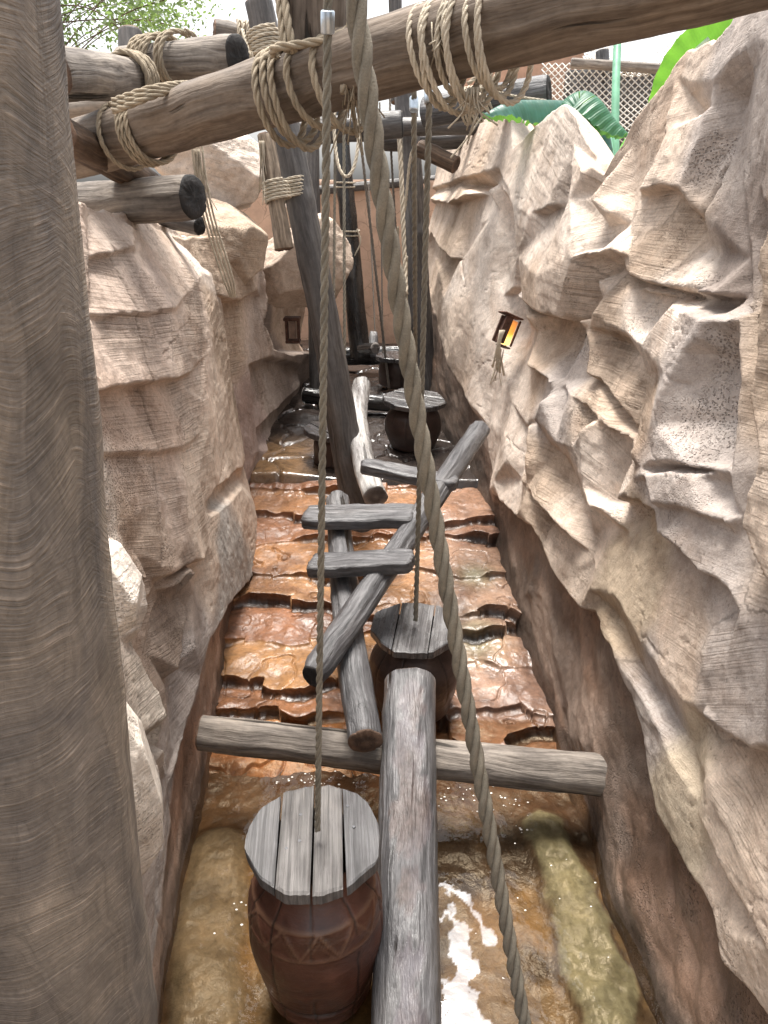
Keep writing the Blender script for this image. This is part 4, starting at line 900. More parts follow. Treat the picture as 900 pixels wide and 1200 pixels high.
def barrelmat(name, c0, c1):
    m = NM(name); v = m.obj()
    q = m.n('Mapping'); m.set(q.inputs['Vector'], v); q.inputs['Scale'].default_value = (9, 9, 26)
    n1 = m.noise(q.outputs[0], 1, 5, .6); n2 = m.noise(v, 5, 4, .6); dk = m.attr('dark'); lt = m.attr('carve')
    c = m.mix(n1, c1, c0); c = m.mix(1, c, m.ramp(n2, [(.3, .55), (.7, 1.3)]), 'MULTIPLY')
    c = m.mix(m.math('MULTIPLY', lt, .38), c, (.22, .125, .075)); c = m.mix(dk, c, (.012, .008, .006))
    m.done(Base_Color=c, Normal=m.bump(n1, .006), Roughness=m.ramp(n2, [(.35, .3), (.65, .55)])); return m.m
M['barrel'] = barrelmat('carved_red_wood', (.115, .042, .024), (.04, .015, .010))
M['barrel2'] = barrelmat('dark_wet_barrel_wood', (.075, .042, .032), (.022, .015, .013))
def barrel(loc, Rl, prof, label, lidm, bodym, seed, nplank=4, lid_tilt=(0, 0, 0), lrot=0., carve=False, zlid=.7, screws=()):
    root = empty('barrel_stool', loc, label, 'barrel', 'barrel stools along the channel')
    ns, nl = 200, 110; ps = catmull([Vector((r, 0, z)) for r, z in prof], 10); z = np.array([p.z for p in ps]); r = np.array([p.x for p in ps])
    cum = np.concatenate([[0], np.cumsum(np.hypot(np.diff(z), np.diff(r)))]); l = np.linspace(0, cum[-1], nl); z = np.interp(l, cum, z)[:, None]; r = np.interp(l, cum, r)[:, None]
    th = np.linspace(0, 2 * math.pi, ns, endpoint=False)[None, :]
    R = r * (1 + .018 * fbm(np.cos(th) * 2 + seed, np.sin(th) * 2 + z * 3, seed)) + 0 * th; dk = np.zeros(R.shape); cv = np.zeros(R.shape)
    for k in range(11):
        a = 2 * math.pi * (k + .3 * math.sin(k * 7 + seed)) / 11; d = np.abs(np.angle(np.exp(1j * (th - a - .04 * fbm(z * 9, z * 0 + k, seed)))))
        g = (1 - sstep(.008, .024, d)) * sstep(-.25, 0., fbm(z * 4 + k, z * 0 + k * 3, seed + 2)); R = R - .005 * g; dk = np.maximum(dk, g * .9)
    if carve:
        zt, zb = .565, .46; tri = np.abs(((th * 11 / (2 * math.pi)) % 1) * 2 - 1); zz = (z - zb) / (zt - zb)
        line = (1 - sstep(.05, .13, np.abs(tri - zz))) * (zz > 0) * (zz < 1); inner = ((1 - sstep(.04, .1, np.abs(tri - zz * 1.0 - .32))) * (zz > 0) * (zz < .7))
        rings = np.maximum(1 - sstep(.004, .010, np.abs(z - zt)), 1 - sstep(.004, .010, np.abs(z - zb + .008)))
        cvm = np.maximum(line, rings); R = R + .005 * cvm + .002 * inner; cv = np.maximum(cvm, .5 * inner)
    g = 1 - sstep(.008, .016, np.abs(z - .115)); R = R - .012 * g * (zlid > .6); dk = np.maximum(dk, g * (zlid > .6) * np.ones_like(th))
    X, Yv, Z = R * np.cos(th), R * np.sin(th), z + 0 * th
    i = np.arange(nl * ns).reshape(nl, ns); j = np.roll(i, -1, 1); Fq = np.stack([i[:-1], j[:-1], j[1:], i[1:]], -1).reshape(-1, 4)
    b = mesh_obj('barrel_body', np.stack([X, Yv, Z], -1).reshape(-1, 3), Fq, bodym, root, True, None, Matrix.Translation(loc) @ Matrix.Rotation(seed, 4, 'Z'), {'dark': dk, 'carve': cv})
    V, Fq = lid_geo(Rl, nplank, seed)
    from mathutils import Euler
    ML = Matrix.Translation(Vector(loc) + Vector((0, 0, zlid))) @ Euler(lid_tilt).to_matrix().to_4x4() @ Matrix.Rotation(lrot, 4, 'Z')
    lid = mesh_obj('lid', V, Fq, lidm, root, False, None, ML)
    for (sx, sy) in screws:
        p = ML @ Vector((sx, sy, .001)); c = cyl('screw', p - Vector((0, 0, .008)), p + Vector((0, 0, .004)), .0065, M['screw'], None, 10)
        c.parent = lid; c.matrix_parent_inverse = (Matrix.Translation(root.location) @ Matrix()).inverted() @ Matrix.Translation(root.location) @ ML.inverted()
    return root
c1 = PZ(366, 980, .75)
barrel((c1.x, c1.y, -.03), .252, [(.02, .0), (.19, .005), (.212, .07), (.22, .115), (.235, .18), (.255, .32), (.25, .42), (.235, .54), (.185, .61), (.168, .65), (.175, .69), (.172, .74)],
       'red brown barrel stool with carved zigzags and round plank lid, in the near water', M['lid1'], M['barrel'], 2, 4, (0, 0, 0), math.radians(4), True, .78,
       ((-.045, .10), (-.045, -.02), (.13, .13), (.15, .03), (-.03, .23), (-.09, -.05)))
c2 = PZ(486, 733, .60)
barrel((c2.x, c2.y, .03), .255, [(.02, .0), (.19, .01), (.23, .10), (.262, .24), (.25, .36), (.2, .44), (.17, .48), (.175, .55)],
       'dark barrel stool with a grey broken plank lid at the foot of the steps', M['lid2'], M['barrel2'], 5, 3, (.06, 0, .1), math.radians(-14), False, .57)
c3 = PY(484, 505, 6.75)
barrel((c3.x, 6.75, .57), .30, [(.02, .0), (.17, .01), (.22, .06), (.265, .2), (.25, .32), (.2, .39), (.17, .42), (.18, .47)],
       'dark round barrel stool behind the walkway beside the right rock wall', M['lid3'], M['barrel2'], 8, 3, (.05, .05, 0), 1.2, False, .49)
c4 = PY(394, 520, 6.35)
barrel((c4.x, 6.35, .56), .29, [(.02, .0), (.19, .01), (.2, .1), (.2, .2), (.17, .26), (.15, .30)],
       'low dark barrel stool behind the foot of the leaning pole', M['lid3'], M['barrel2'], 11, 3, (-.03, .08, 0), .6, False, .32)
c5 = PY(468, 440, 8.9)
barrel((c5.x, 8.9, .64), .30, [(.02, .0), (.23, .01), (.25, .1), (.25, .2), (.23, .28), (.2, .34)],
       'farthest black barrel stool with a shiny wet lid between the black beams', M['lid3'], M['barrel2'], 14, 3, (-.03, 0, 0), .2, False, .36)

# hanging ropes
hang_rope('thin rope with steel sleeve dropping onto the near carved barrel stool', (384, 28, 1.76), (372, 973, 2.63), .0108, 'ropeg', ((384, 12, 1.74), (384, 40, 1.77)), extra_top=(384, -330, 1.6))
hang_rope('thickest rope hanging slantwise from above the top log into the water', (424, 60, 1.72), (625, 1260, 2.72), .0255, 'ropeg', extra_top=(398, -330, 1.58), mid=(515, 640, 2.26))
hang_rope('thin rope with steel sleeve going down to the broken plank lid', (503, 120, 3.0), (487, 727, 4.18), .0135, 'ropeg', ((503, 107, 3.0), (503, 122, 3.0)), extra_top=(503, 60, 3.0))
hang_rope('thin rope with steel sleeve going down to the round barrel behind the walkway', (485, 120, 4.5), (487, 468, 6.75), .018, 'ropeg', ((485, 114, 4.5), (485, 130, 4.5)), extra_top=(485, 60, 4.5))
hang_rope('thin straight cord right of the leaning pole, left of the thick rope', (403, 120, 6.0), (404, 498, 6.35), .013, 'ropeg', extra_top=(403, 80, 6))
hang_rope('thin straight cord closest to the leaning pole', (393, 130, 6.4), (391, 384, 6.6), .012, 'ropeg', extra_top=(394, 90, 6.3))
hang_rope('dark slanting cord before the middle of the terracotta wall', (421, 150, 8), (456, 455, 8.8), .016, 'cable', extra_top=(418, 110, 8))
hang_rope('dark cord just right of the thick rope ending at the far barrel lid', (459, 190, 8.0), (476, 462, 8.4), .013, 'cable', extra_top=(457, 110, 8))
hang_rope('thin grey cord crossing the right part of the terracotta wall', (445, 120, 8.8), (449, 440, 9.0), .010, 'cable')
hang_rope('short pale cord hanging just left of the dark upright post', (470, 130, 7.0), (478, 462, 7.6), .011, 'ropeg')
hang_rope('thin cord tied to the rail, left part of the terracotta wall', (432, 215, 10.0), (441, 425, 9.8), .010, 'cable')
# pale frayed strands beside the right post
rb = RB(); rb.rope([P(466, 130, 7), P(470, 200, 7.1), P(474, 300, 7.2), P(476, 345, 7.2)], .022); fray(rb, P(476, 300, 7.2), (0, 0, -1), 12, .4, .004, 3, .1)
tag(rb.build('frayed_rope', M['ropew']), 'pale frayed rope hanging close along the dark upright post', 'rope')
rb = RB(); p0 = P(229, 172, 4.3)
for k in range(4): rb.rope([P(224 + k * 4, 165, 4.2), P(229 + k * 4, 205, 4.25), P(239 + k * 4, 255, 4.35), P(259 + k * 4, 320, 4.5), P(270 + k * 2, 348, 4.6)], .0065)
fray(rb, P(232, 175, 4.2), (0, 0, -1), 14, .25, .003, 5, .12)
tag(rb.build('frayed_rope', M['ropew']), 'frayed pale rope strands hanging from the long log onto the left block', 'rope')
rb = RB(); rb.rope([P(392, 110, 5.6), P(392, 160, 5.6), P(397, 195, 5.6), P(406, 207, 5.6), P(415, 195, 5.6), P(420, 165, 5.6), P(421, 110, 5.6)], .013)
tag(rb.build('rope_loop', M['ropew']), 'thin slack rope loop hanging under the top log', 'rope')

# lashings
def wrap(rb, c, ax, R, turns, sp, rad, e_up=None, squash=1., drop=0., jit=.0, seed=0):
    rng = random.Random(seed); ax = Vector(ax).normalized(); e1 = (Vector((0, 0, 1)) - ax * ax.z).normalized(); e2 = ax.cross(e1); pts = []
    n = int(turns * 14)
    for k in range(n + 1):
        a = 2 * math.pi * k / 14; rr = R * (1 + rng.uniform(-jit, jit)); dz = -drop * max(0, -math.cos(a)) ** 1.5
        pts.append(Vector(c) + ax * (sp * k / 14 - sp * turns / 2) + e1 * (math.cos(a) * rr) + e2 * (math.sin(a) * rr * squash) + Vector((0, 0, dz)))
    rb.rope(pts, rad, n=3)
b160 = beam_at(163)
rb = RB(); wrap(rb, beam_at(174), bdir + Vector((.12, 0, .05)), .136, 3, .030, .0115, seed=1, jit=.01); wrap(rb, beam_at(147), bdir + Vector((.2, 0, .1)), .138, 1.1, .03, .0115, seed=2, jit=.01)
rb1 = rb; rb = RB(); pb0, pb1 = P(148, 76, 4.15), P(279, 68, 3.65); bd = (pb1 - pb0).normalized()
wrap(rb, pb0.lerp(pb1, .30), bd, .125, 5, .036, .0135, seed=3, jit=.02); wrap(rb, pb0.lerp(pb1, .52), bd, .135, 2, .045, .0135, seed=4, jit=.02)
tag(rb.build('rope_lashing', M['rope']), 'rope turns around the grey log that has a black chopped end', 'rope'); rb = rb1
rb0 = rb; rb = RB(); pa0, pa1 = P(55, 86, 3.05), P(160, 93, 3.75); wrap(rb, pa0.lerp(pa1, .93), (pa1 - pa0), .115, 5, .030, .0135, seed=5, jit=.02)
tag(rb.build('rope_lashing', M['rope']), 'rope turns around the end of the cracked log beside the big post', 'rope'); rb = rb0
for k in range(3): rb.rope([P(133, 118 + k * 6, 3.05), P(150, 112 + k * 6, 3.0), P(175, 104 + k * 5, 2.98), P(205, 99 + k * 3, 3.05), P(228, 98 + k * 3, 3.2)], .0135)
tag(rb.build('rope_lashing', M['rope']), 'thick rope lashing binding the logs together beside the big post', 'rope')
rb = RB(); b370 = beam_at(362)
for k, (u, R, dr) in enumerate(((330, .145, .03), (342, .15, .02), (352, .148, .05), (372, .142, .0), (404, .142, .03))):
    wrap(rb, beam_at(u), bdir + Vector((.25 - k * .1, 0, .1)), R, 1.15, .02, .0135, drop=dr, seed=10 + k, jit=.02)
dz = depth(beam_at(370)) - .17
rb.rope([P(319, 64, dz + .05), P(322, 56, dz - .02), P(345, 53, dz - .03), P(375, 48, dz - .03), P(395, 42, dz - .03), P(410, 32, dz), P(418, 10, dz + .06)], .0145)
rb.rope([P(333, -20, dz), P(335, 10, dz - .02), P(341, 45, dz - .02), P(345, 62, dz)], .0135); rb.rope([P(326, -10, dz), P(329, 20, dz), P(333, 45, dz), P(337, 60, dz)], .0135)
rb.rope([P(412, -20, dz), P(411, 20, dz - .02), P(406, 70, dz - .02), P(402, 110, dz)], .0135)
fray(rb, P(412, 40, dz - .02), (0, 0, -1), 16, .30, .0035, 8, .14); fray(rb, P(411, 85, dz - .02), (0, 0, -1), 14, .16, .003, 9, .22)
tag(rb.build('rope_lashing', M['rope']), 'rope lashing tying the short upright trunk to the long top log', 'rope')
rb = RB()
for k, u in enumerate((511, 522, 529, 541, 549, 557, 574, 585, 593)):
    wrap(rb, beam_at(u), bdir + Vector((.12 * math.sin(k * 2.1), 0, .12 * math.cos(k * 3.3))), .138 + .004 * (k % 3), 1.05, .012, .0098, drop=.02 * (k % 3), seed=20 + k, jit=.02)
fray(rb, beam_at(512) + Vector((0, -.14, .06)), (0, -.3, -1), 12, .12, .003, 21, .5); fray(rb, beam_at(553) + Vector((0, -.13, -.13)), (0, 0, -1), 14, .12, .003, 22, .4)
tag(rb.build('rope_lashing', M['ropew']), 'pale rope coils wound loosely over the right half of the top log', 'rope')
rb = RB(); k0, k1 = P(498, 133, 6.5), P(643, 108, 6.1); kd = (k1 - k0); wrap(rb, k0.lerp(k1, .40), kd, .138, 5, .03, .012, seed=30, jit=.03); wrap(rb, k0.lerp(k1, .50), kd + Vector((0, .4, .5)), .145, 2, .03, .012, seed=31, jit=.04)
rb.rope([P(556, 100, 6.1), P(575, 104, 6.05), P(600, 112, 6.0), P(640, 118, 5.95)], .010); rb.rope([P(548, 98, 6.1), P(562, 90, 6.05), P(570, 100, 6.05), P(556, 106, 6.05)], .018)
fray(rb, P(575, 100, 6.1), (.4, 0, 1), 10, .15, .003, 33, .6)
rb.rope([P(566, 135, 6.1), P(545, 165, 6.2), P(528, 185, 6.3)], .008)
tag(rb.build('rope_lashing', M['ropew']), 'cord lashing with a knot on the blue grey cross log', 'rope')
def pole_at(v):
    a, b = P(303, 2, 5.0), P(430, 668, 6.05); lo, hi = 0., 1.
    for _ in range(40):
        mid = (lo + hi) / 2; p = a.lerp(b, mid); d = p - O; vv = 600 - F * (d.y * SN + d.z * CS) / depth(p)
        if vv < v: lo = mid
        else: hi = mid
    return a.lerp(b, lo)
pd = (P(430, 668, 6.05) - P(303, 2, 5.0)).normalized()
rb = RB(); wrap(rb, pole_at(222), pd, .115, 5.5, .022, .011, seed=40, jit=.02)
sc = P(324, 224, 5.05); wrap(rb, sc, pd, .085, 5.5, .022, .011, seed=41, jit=.02)
tag(rb.build('rope_lashing', M['ropew']), 'neat rope lashing holding the rotten stub to the leaning pole', 'rope')
rb = RB(); wrap(rb, pole_at(52), pd, .115, 6, .026, .013, seed=42, jit=.04)
rb0 = rb; rb = RB(); wrap(rb, P(287, 44, 5.25), P(306, 48, 5.4) - P(252, 37, 5.3), .10, 4, .03, .012, seed=43, jit=.06); tag(rb.build('rope_lashing', M['ropew']), 'loose rope turns around the short stub at the top of the leaning pole', 'rope'); rb = rb0
rb.rope([P(284, 35, 5.1), P(290, 55, 5.0), P(296, 75, 5.0)], .012); fray(rb, P(292, 60, 4.95), (.2, 0, -1), 12, .2, .0035, 44, .4)
tag(rb.build('rope_lashing', M['ropew']), 'tangled rope lashing around the top of the leaning pole', 'rope')
rb = RB(); fray(rb, P(306, 165, 4.9), (0, 0, -1), 16, .3, .004, 45, .1)
tag(rb.build('frayed_rope', M['ropew']), 'frayed rope end hanging beside the rotten stub', 'rope')
rb = RB(); pr = P(474, 96, 7.6).lerp(P(497, 470, 8.3), .43); wrap(rb, pr, (0, 0, 1), .155, 5, .022, .011, seed=46, jit=.02); fray(rb, pr + Vector((-.16, -.1, 0)), (0, 0, -1), 8, .25, .004, 47, .15)
rb.rope([P(470, 262, 7.7), P(475, 240, 7.6), P(482, 180, 7.4), P(496, 172, 7.3), P(508, 176, 7.2)], .014)
tag(rb.build('rope_lashing', M['ropew']), 'cord lashing halfway up the dark post at the right rock wall', 'rope')
rb = RB(); p9 = P(395, 112, 8.6).lerp(P(422, 420, 9.4), .50); wrap(rb, p9, (.1, 0, 1), .125, 1.6, .05, .010, seed=48, jit=.02); rb.rope([p9 + Vector((.1, -.1, .05)), p9 + Vector((.14, -.12, -.1)), p9 + Vector((.05, -.14, -.28))], .009)
tag(rb.build('rope_lashing', M['ropew']), 'loose white cord with a hanging end tied around the middle of the black tilted post', 'rope'); rb = RB()
p9 = P(395, 112, 8.6).lerp(P(422, 420, 9.4), .32); wrap(rb, p9, (.1, 0, 1), .118, 1.5, .05, .010, seed=49)
tag(rb.build('rope_lashing', M['ropew']), 'white cord tied around the upper part of the black tilted post', 'rope')

# ------------------------------------------------------------------ lanterns
def box_geo(sx, sy, sz, bev=.006):
    V = []; Fq = []
    for z, ins in ((-sz / 2, bev), (-sz / 2 + bev, 0), (sz / 2 - bev, 0), (sz / 2, bev)):
        x, y = sx / 2 - ins, sy / 2 - ins; V += [(-x, -y, z), (x, -y, z), (x, y, z), (-x, y, z)]
    for a in range(3):
        for k in range(4): Fq.append((a * 4 + k, a * 4 + (k + 1) % 4, a * 4 + 4 + (k + 1) % 4, a * 4 + 4 + k))
    Fq += [(3, 2, 1, 0), (12, 13, 14, 15)]; return V, Fq
def box(name, c, size, mat, parent, rot=None):
    V, Fq = box_geo(*size); m = Matrix.Translation(c) @ (rot.to_4x4() if rot else Matrix()); return mesh_obj(name, V, Fq, mat, parent, False, None, m)
def glow():
    m = NM('amber_glass'); tc = m.n('TexCoord'); sp = m.n('SeparateXYZ'); m.set(sp.inputs[0], tc.outputs['Object']); n = m.noise(tc.outputs['Object'], 18, 4)
    t = m.math('ADD', m.math('MULTIPLY', sp.outputs[2], 4.), m.math('MULTIPLY', n, .5))
    m.set(m.b.inputs['Emission Color'], m.ramp(t, [(.0, (1, .62, .16)), (.25, (1, .36, .04)), (.6, (.62, .20, .06))]))
    m.set(m.b.inputs['Emission Strength'], m.ramp(t, [(0, 1.), (.3, .55), (.7, .22)])); return m.done(Base_Color=(.6, .25, .08), Roughness=.3)
amber = glow(); _ = (0)
from mathutils import Euler
lp = P(594, 388, 5.55); rot = Euler((math.radians(-8), math.radians(24), math.radians(14))).to_matrix()
ln = empty('wall_lantern', lp, 'lit amber lantern in an iron bracket on the right rock wall', 'lantern')
def lbox(n, off, sz, m): return box(n, lp + rot @ (Vector(off) * .84), [q * .84 for q in sz], m, ln, rot)
lbox('cap', (-.02, 0, .135), (.19, .16, .016), M['rust']); lbox('base_plate', (.02, 0, -.135), (.10, .12, .014), M['rust'])
for k, (x, y) in enumerate(((-.045, -.05), (-.045, .05), (.065, -.05), (.065, .05))): lbox('frame_bar', (x, y, 0), (.07 if x < 0 else .014, .018, .24), M['rust'])
lbox('back_plate', (-.05, 0, 0), (.012, .09, .25), M['rust']); g = lbox('glass', (.02, 0, -.005), (.065, .08, .22), amber)
rb = RB()
for k in range(4): rb.cord([lp + Vector((-.06 + .01 * k, -.07, .02)), lp + Vector((-.08 + .006 * k, -.09, -.1)), lp + Vector((-.10 + .03 * k, -.06, -.26 - .02 * k))], .008)
fray(rb, lp + Vector((-.05, -.07, -.12)), (-.1, 0, -1), 8, .2, .004, 51, .2)
tag(rb.build('frayed_rope', M['ropew']), 'frayed cord tied under the amber lantern', 'rope')
lp2 = P(343, 386, 7.7)
l2 = empty('niche_lantern', lp2, 'rusty unlit lantern standing in the niche of the far left rock', 'lantern')
box('cap', lp2 + Vector((0, 0, .11)), (.17, .15, .03), M['rust'], l2); box('base_plate', lp2 + Vector((0, 0, -.12)), (.15, .13, .03), M['rust'], l2)
for x in (-.06, .06):
    for y in (-.05, .05): box('frame_bar', lp2 + Vector((x, y, 0)), (.022, .022, .21), M['rust'], l2)
box('glass', lp2, (.07, .06, .19), plain_mat('dull_glass', (.25, .17, .13), .3), l2)

# ------------------------------------------------------------------ background buildings, net, plants, tree
def wall_slab(name, x0, x1, y, z0, z1, th, mat, label, cat='wall', seed=1):
    nx, nz = 80, 50; xs = np.linspace(x0, x1, nx)[None, :]; zs = np.linspace(z0, z1, nz)[:, None]
    X = xs + 0 * zs; Z = zs + 0 * xs; Yv = y + .025 * fbm(X * 1.5, Z * 1.5, seed) + .008 * fbm(X * 7, Z * 7, seed + 1)
    Z[-1] += .02 * fbm(X[-1] * 3, X[-1] * 0, seed + 2); V = np.stack([X, Yv, Z], -1); Vb = V.copy(); Vb[..., 1] = y + th; n = nx * nz
    f = grid_faces(nz, nx); i = np.arange(n).reshape(nz, nx); lp = np.concatenate([i[0, :], i[1:, -1], i[-1, -2::-1], i[-2:0:-1, 0]]); l2 = np.roll(lp, -1)
    Fq = np.concatenate([f, f[:, ::-1] + n, np.stack([lp, lp + n, l2 + n, l2], -1)])
    return tag(mesh_obj(name, np.concatenate([V.reshape(-1, 3), Vb.reshape(-1, 3)]), Fq, mat), label, cat)
def stucco():
    m = NM('cracked_terracotta'); v = m.obj(); n1 = m.noise(v, 3, 5, .6); n2 = m.noise(v, 30, 4)
    vo = m.n('TexVoronoi', feature='DISTANCE_TO_EDGE', Scale=3.2)
    wp = m.n('VectorMath', operation='MULTIPLY_ADD'); ns = m.n('TexNoise'); m.set(ns.inputs['Vector'], v); ns.inputs['Scale'].default_value = 3; m.set(wp.inputs[0], ns.outputs['Color']); m.set(wp.inputs[1], (.3, .3, .3)); m.set(wp.inputs[2], v); m.set(vo.inputs['Vector'], wp.outputs[0])
    e = m.ramp(vo.outputs['Distance'], [(.0, .35), (.018, 1.)])
    c = m.mix(1, (.60, .41, .30), m.ramp(n1, [(.3, .75), (.7, 1.15)]), 'MULTIPLY'); c = m.mix(.6, c, e, 'MULTIPLY')
    return m.done(Base_Color=c, Roughness=.9, Normal=m.bump(n2, .01))
M['stuccoc'] = stucco()
wall_slab('stucco_wall', -2.4, 2.2, 11.3, .3, 2.92, .4, M['stuccoc'], 'terracotta stucco wall closing the far end of the channel', seed=5)
q0, q1 = P(556, 140, 10.5), P(700, 40, 10.5)
wall_slab('stucco_building', q0.x, q1.x, 13.0, 2.0, 6.0, 3., M['stucco'], 'terracotta building seen just below the top log right of centre', 'building', seed=9)
# climbing net house
nr = empty('climbing_net', P(730, 110, 9), 'white rope climbing net on a wooden frame behind the banana leaves', 'net')
rb = RB()
def netpatch(A, B, C, D, nu, nv, sag, R=.009):
    def S_(a, b):
        p = A.lerp(B, a).lerp(D.lerp(C, a), b); return p + Vector((0, 0, -sag * math.sin(math.pi * a) * math.sin(math.pi * b)))
    for k in range(-nv, nu + 1):                      # two diagonal families of knotted cord
        for sgn in (1, -1):
            pts = []
            for j in range(nv * 2 + 1):
                b = j / (nv * 2); a = (k + (b * nv if sgn > 0 else nv - b * nv)) / nu
                if 0 <= a <= 1: pts.append(S_(a, b))
            if len(pts) > 1: rb.cord(pts, R, 3, 1, .12)
netpatch(P(635, 74, 9.4), P(800, 74, 9.0), P(800, 168, 8.8), P(630, 165, 9.2), 20, 12, .05)
netpatch(P(690, 50, 11), P(800, 48, 10.6), P(800, 82, 8.9), P(680, 74, 9.2), 16, 7, .25)
rb.build('net_mesh', rope_mat('white_net_cord', (.85, .82, .76), (.6, .57, .52)), nr)
lpx('frame_rail', (670, 74, 9.2), (800, 82, 8.9), 11, 11, 'beamgrey', 'endg', parent=nr, seed=60)
lpx('frame_post', (706, 60, 9.3), (709, 200, 9.6), 15, 15, 'grey', 'endg', parent=nr, seed=61)
wall_slab('plank_wall', P(640, 100, 12).x, P(830, 100, 12).x + .5, 12.2, 2, 4.35, .2, plain_mat('grey_hut_wall', (.09, .09, .09), .9, 0, 8, .4), 'dim grey hut wall seen through the climbing net', 'wall', seed=12)
# banana plants
def leafmat(name, top, back):
    m = NM(name); tc = m.n('TexCoord'); at = m.attr('rib'); n = m.noise(tc.outputs['Object'], 9, 4)
    rib = m.math('MULTIPLY', m.math('ADD', m.math('SINE', m.math('MULTIPLY', at, 160.)), 1.), .5)
    g = m.n('NewGeometry'); c = m.mix(g.outputs['Backfacing'], top, back); c = m.mix(1, c, m.ramp(n, [(.3, .7), (.7, 1.2)]), 'MULTIPLY'); c = m.mix(.12, c, m.ramp(rib, [(0, .7), (1, 1.1)]), 'MULTIPLY')
    m.done(Base_Color=c, Roughness=.4, Normal=m.bump(rib, .0012)); m.t.nodes.remove(m.out); m.out = m.n('OutputMaterial')
    tl = m.n('BsdfTranslucent', Color=(.20, .45, .05)); mx = m.n('MixShader'); mx.inputs[0].default_value = .28; m.set(mx.inputs[1], m.b.outputs[0]); m.set(mx.inputs[2], tl.outputs[0]); m.t.links.new(mx.outputs[0], m.out.inputs[0])
    return m.m
M['leafb'] = leafmat('banana_leaf_bluish', (.02, .10, .088), (.03, .13, .08)); M['leafg'] = leafmat('banana_leaf_bright', (.12, .42, .03), (.14, .45, .03))
M['stem'] = plain_mat('banana_stem', (.16, .38, .24), .45, 0, 8, .25)
def leaf(path, width, side, mat, parent, droop=.5, seed=1, name='leaf', tear=True):
    C = catmull(path, 20); n = len(C); V = []; rib = []; nv = 15; Fq = []; rng = random.Random(seed)
    tears = [rng.randint(5, n - 3) for _ in range(7)] if tear else []
    Cn = np.array([list(c) for c in C]); T = np.gradient(Cn, axis=0); T /= np.linalg.norm(T, axis=1)[:, None]
    for k in range(n):
        t = k / (n - 1); w = width * (math.sin(math.pi * min(1, .12 + .88 * t)) ** .55); s = Vector(side); tt = Vector(T[k]); s = (s - tt * s.dot(tt)).normalized(); up = tt.cross(s)
        if up.z < 0: up = -up
        for j in range(nv):
            a = (j / (nv - 1)) * 2 - 1; wob = .008 * math.sin(k * .9 + (3 if a > 0 else 0)) * abs(a)
            p = C[k] + s * (a * w) - up * (droop * w * abs(a) ** 1.6) + up * (wob + .015 * abs(a)); 
            if abs(a) > .8: p += Vector((0, 0, rng.uniform(-.012, .0)))
            V.append(p); rib.append(t * 2)
    for k in range(n - 1):
        for j in range(nv - 1):
            if k in tears and (j < 3 + k % 4 if k % 2 else j > nv - 5 - k % 4): continue
            Fq.append((k * nv + j, k * nv + j + 1, (k + 1) * nv + j + 1, (k + 1) * nv + j))
    return mesh_obj(name, V, Fq, mat, parent, True, None, None, {'rib': rib})
bn = empty('banana_plant', P(720, 215, 6.2), 'banana plant with drooping blue green leaves behind the right rock peak', 'plant')
leaf([P(722, 200, 5.9), P(712, 150, 5.85), P(690, 122, 5.8), P(665, 118, 5.75), P(630, 117, 5.65), P(596, 119, 5.55), P(566, 134, 5.45)], .16, (.05, 1, .1), M['leafb'], bn, 1.25, 3)
leaf([P(646, 140, 5.75), P(662, 116, 5.7), P(684, 106, 5.65), P(703, 116, 5.6), P(720, 138, 5.6), P(738, 158, 5.6)], .17, (.2, 1, .0), M['leafb'], bn, 1.2, 4)
leaf([P(718, 215, 5.9), P(712, 185, 5.85), P(706, 160, 5.8), P(702, 140, 5.75)], .11, (.8, .4, 0), M['leafg'], bn, .5, 5, tear=False)
leaf([P(722, 210, 6.1), P(728, 190, 6.1), P(736, 170, 6.2), P(745, 150, 6.3)], .06, (.8, .3, 0), M['leafg'], bn, .6, 6, tear=False)
rb = RB(); rb.cord([P(722, 250, 6.1), P(721, 150, 6.15), P(722, 90, 6.2), P(724, 40, 6.3)], .034, 10); rb.cord([P(722, 250, 6.0), P(719, 200, 6.0), P(714, 155, 6.05)], .018, 8); rb.build('stem', M['stem'], bn)
bn2 = empty('banana_plant', P(850, 120, 5.4), 'bright green banana leaf rising behind the right rock under the top log', 'plant')
leaf([P(770, 150, 5.2), P(795, 85, 5.0), P(830, 48, 4.9), P(880, 18, 4.8), P(930, 10, 4.7)], .17, (.5, .2, -.9), M['leafg'], bn2, .35, 8, tear=False)
rb = RB(); rb.cord([P(760, 230, 5.3), P(770, 150, 5.2), P(795, 82, 5.0), P(830, 45, 4.9)], .02, 8); rb.build('stem', plain_mat('pale_midrib', (.5, .62, .48), .45), bn2)

# tree beyond the left rocks
tr = empty('tree', (-4.6, 11, 0), 'leafy tree with sparse sunlit foliage at the upper left corner', 'tree')
rb = RB(); rng = random.Random(4)
C, T, N, Bn, l = rb.frames(catmull([(-4.6, 11, -.4), (-4.5, 11, 2), (-4.7, 11.1, 4.2), (-4.5, 11, 6)], 12), .15); rb.tube(C, N, Bn, np.linspace(.2, .07, len(C)), 10); rb.build('trunk', M['darkbrown'], tr)
rb = RB(); LV = []; LF_ = []
tips = []
for k in range(60):
    a = P(rng.uniform(-40, 240), rng.uniform(-150, 62), rng.uniform(9.5, 12.5)); a.x -= .1
    if a.x > -2.3 and a.z < 5.2 and rng.random() < .6: continue
    s = Vector((-4.6, 11, rng.uniform(3.5, 5.6))); m = s.lerp(a, .5) + Vector((rng.uniform(-.3, .3), rng.uniform(-.3, .3), rng.uniform(.0, .4))); rb.cord([s, m, a], rng.uniform(.004, .009), 4, 6, .1); tips.append((m, a))
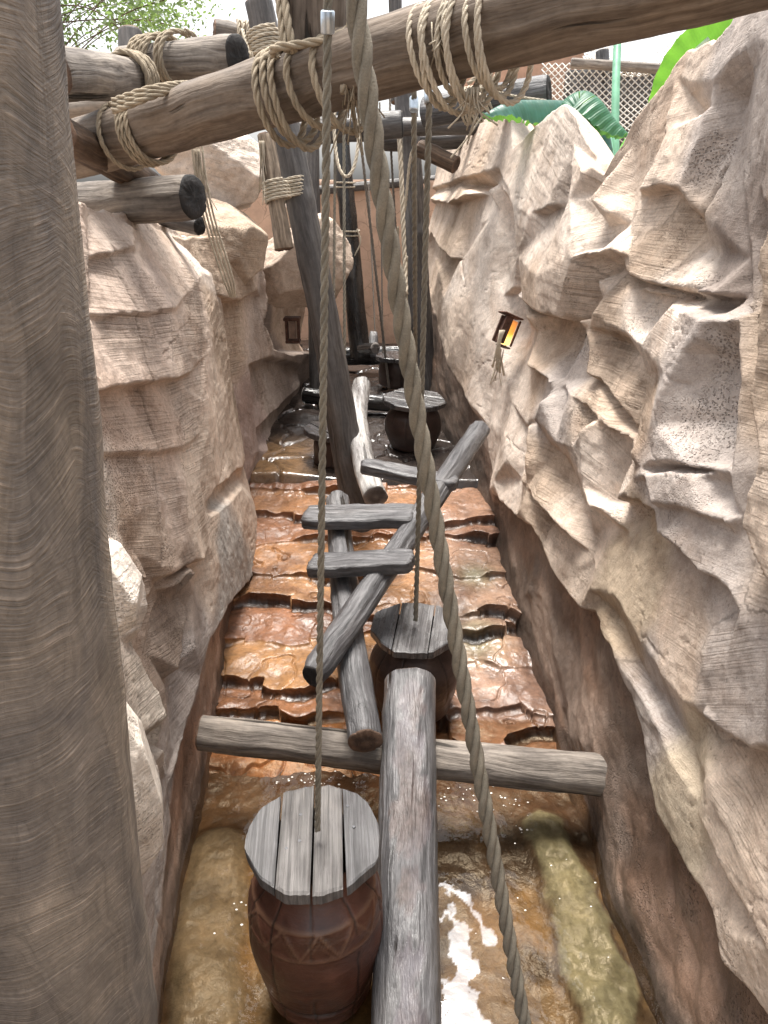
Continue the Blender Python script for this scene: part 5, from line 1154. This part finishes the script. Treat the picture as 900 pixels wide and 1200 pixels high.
for (m, a) in tips:
    for q in range(260):
        c = m.lerp(a, rng.uniform(.35, 1.12)) + Vector((rng.gauss(0, .22), rng.gauss(0, .25), rng.gauss(0, .17)))
        d = Vector((rng.gauss(0, 1), rng.gauss(0, 1), rng.gauss(-.3, .7))).normalized(); s = d.cross(Vector((rng.gauss(0, 1), rng.gauss(0, 1), rng.gauss(0, 1)))).normalized(); L = rng.uniform(.05, .10); w = L * .24; b = len(LV)
        LV += [c, c + d * L * .5 + s * w, c + d * L, c + d * L * .5 - s * w]; LF_.append((b, b + 1, b + 2, b + 3))
rb.build('branches', M['darkbrown'], tr)
def tleaf():
    m = NM('tree_leaf'); g = m.n('NewGeometry'); c = m.ramp(g.outputs['Random Per Island'], [(0, (.05, .10, .035)), (.6, (.09, .15, .06)), (1, (.16, .20, .09))]); m.done(Base_Color=c, Roughness=.5)
    tl = m.n('BsdfTranslucent', Color=(.25, .38, .10)); mx = m.n('MixShader'); mx.inputs[0].default_value = .45; m.set(mx.inputs[1], m.b.outputs[0]); m.set(mx.inputs[2], tl.outputs[0]); m.t.links.new(mx.outputs[0], m.out.inputs[0]); return m.m
mesh_obj('crown', LV, LF_, tleaf(), tr, False)

# foam and bubbles where the stream drops into the pool
V = []; Fq = []; rng = random.Random(77)
spots = [(rng.gauss(u, su), rng.gauss(v, sv), rng.uniform(.0015, .005)) for (u, v, su, sv, n) in ((360, 915, 22, 5, 34), (560, 935, 28, 8, 36), (600, 955, 22, 14, 14), (270, 1080, 10, 18, 6), (640, 1050, 40, 60, 9)) for _ in range(n)]
for (u, v, r) in spots:
    c = PZ(u, v, .004); b = len(V)
    for i in range(4):
        for k in range(8):
            a = math.pi / 2 * i / 3.2; V.append((c.x + r * math.cos(a) * math.cos(k * .785) * 1.4, c.y + r * math.cos(a) * math.sin(k * .785), c.z + r * .6 * math.sin(a)))
    for i in range(3):
        for k in range(8): Fq.append((b + i * 8 + k, b + i * 8 + (k + 1) % 8, b + i * 8 + 8 + (k + 1) % 8, b + i * 8 + 8 + k))
    Fq.append(tuple(b + 24 + k for k in range(8)))
tag(mesh_obj('foam', V, Fq, plain_mat('foam_bubbles', (.75, .73, .68), .2)), 'white foam bubbles floating on the shallow brown water', 'foam', kind='stuff')
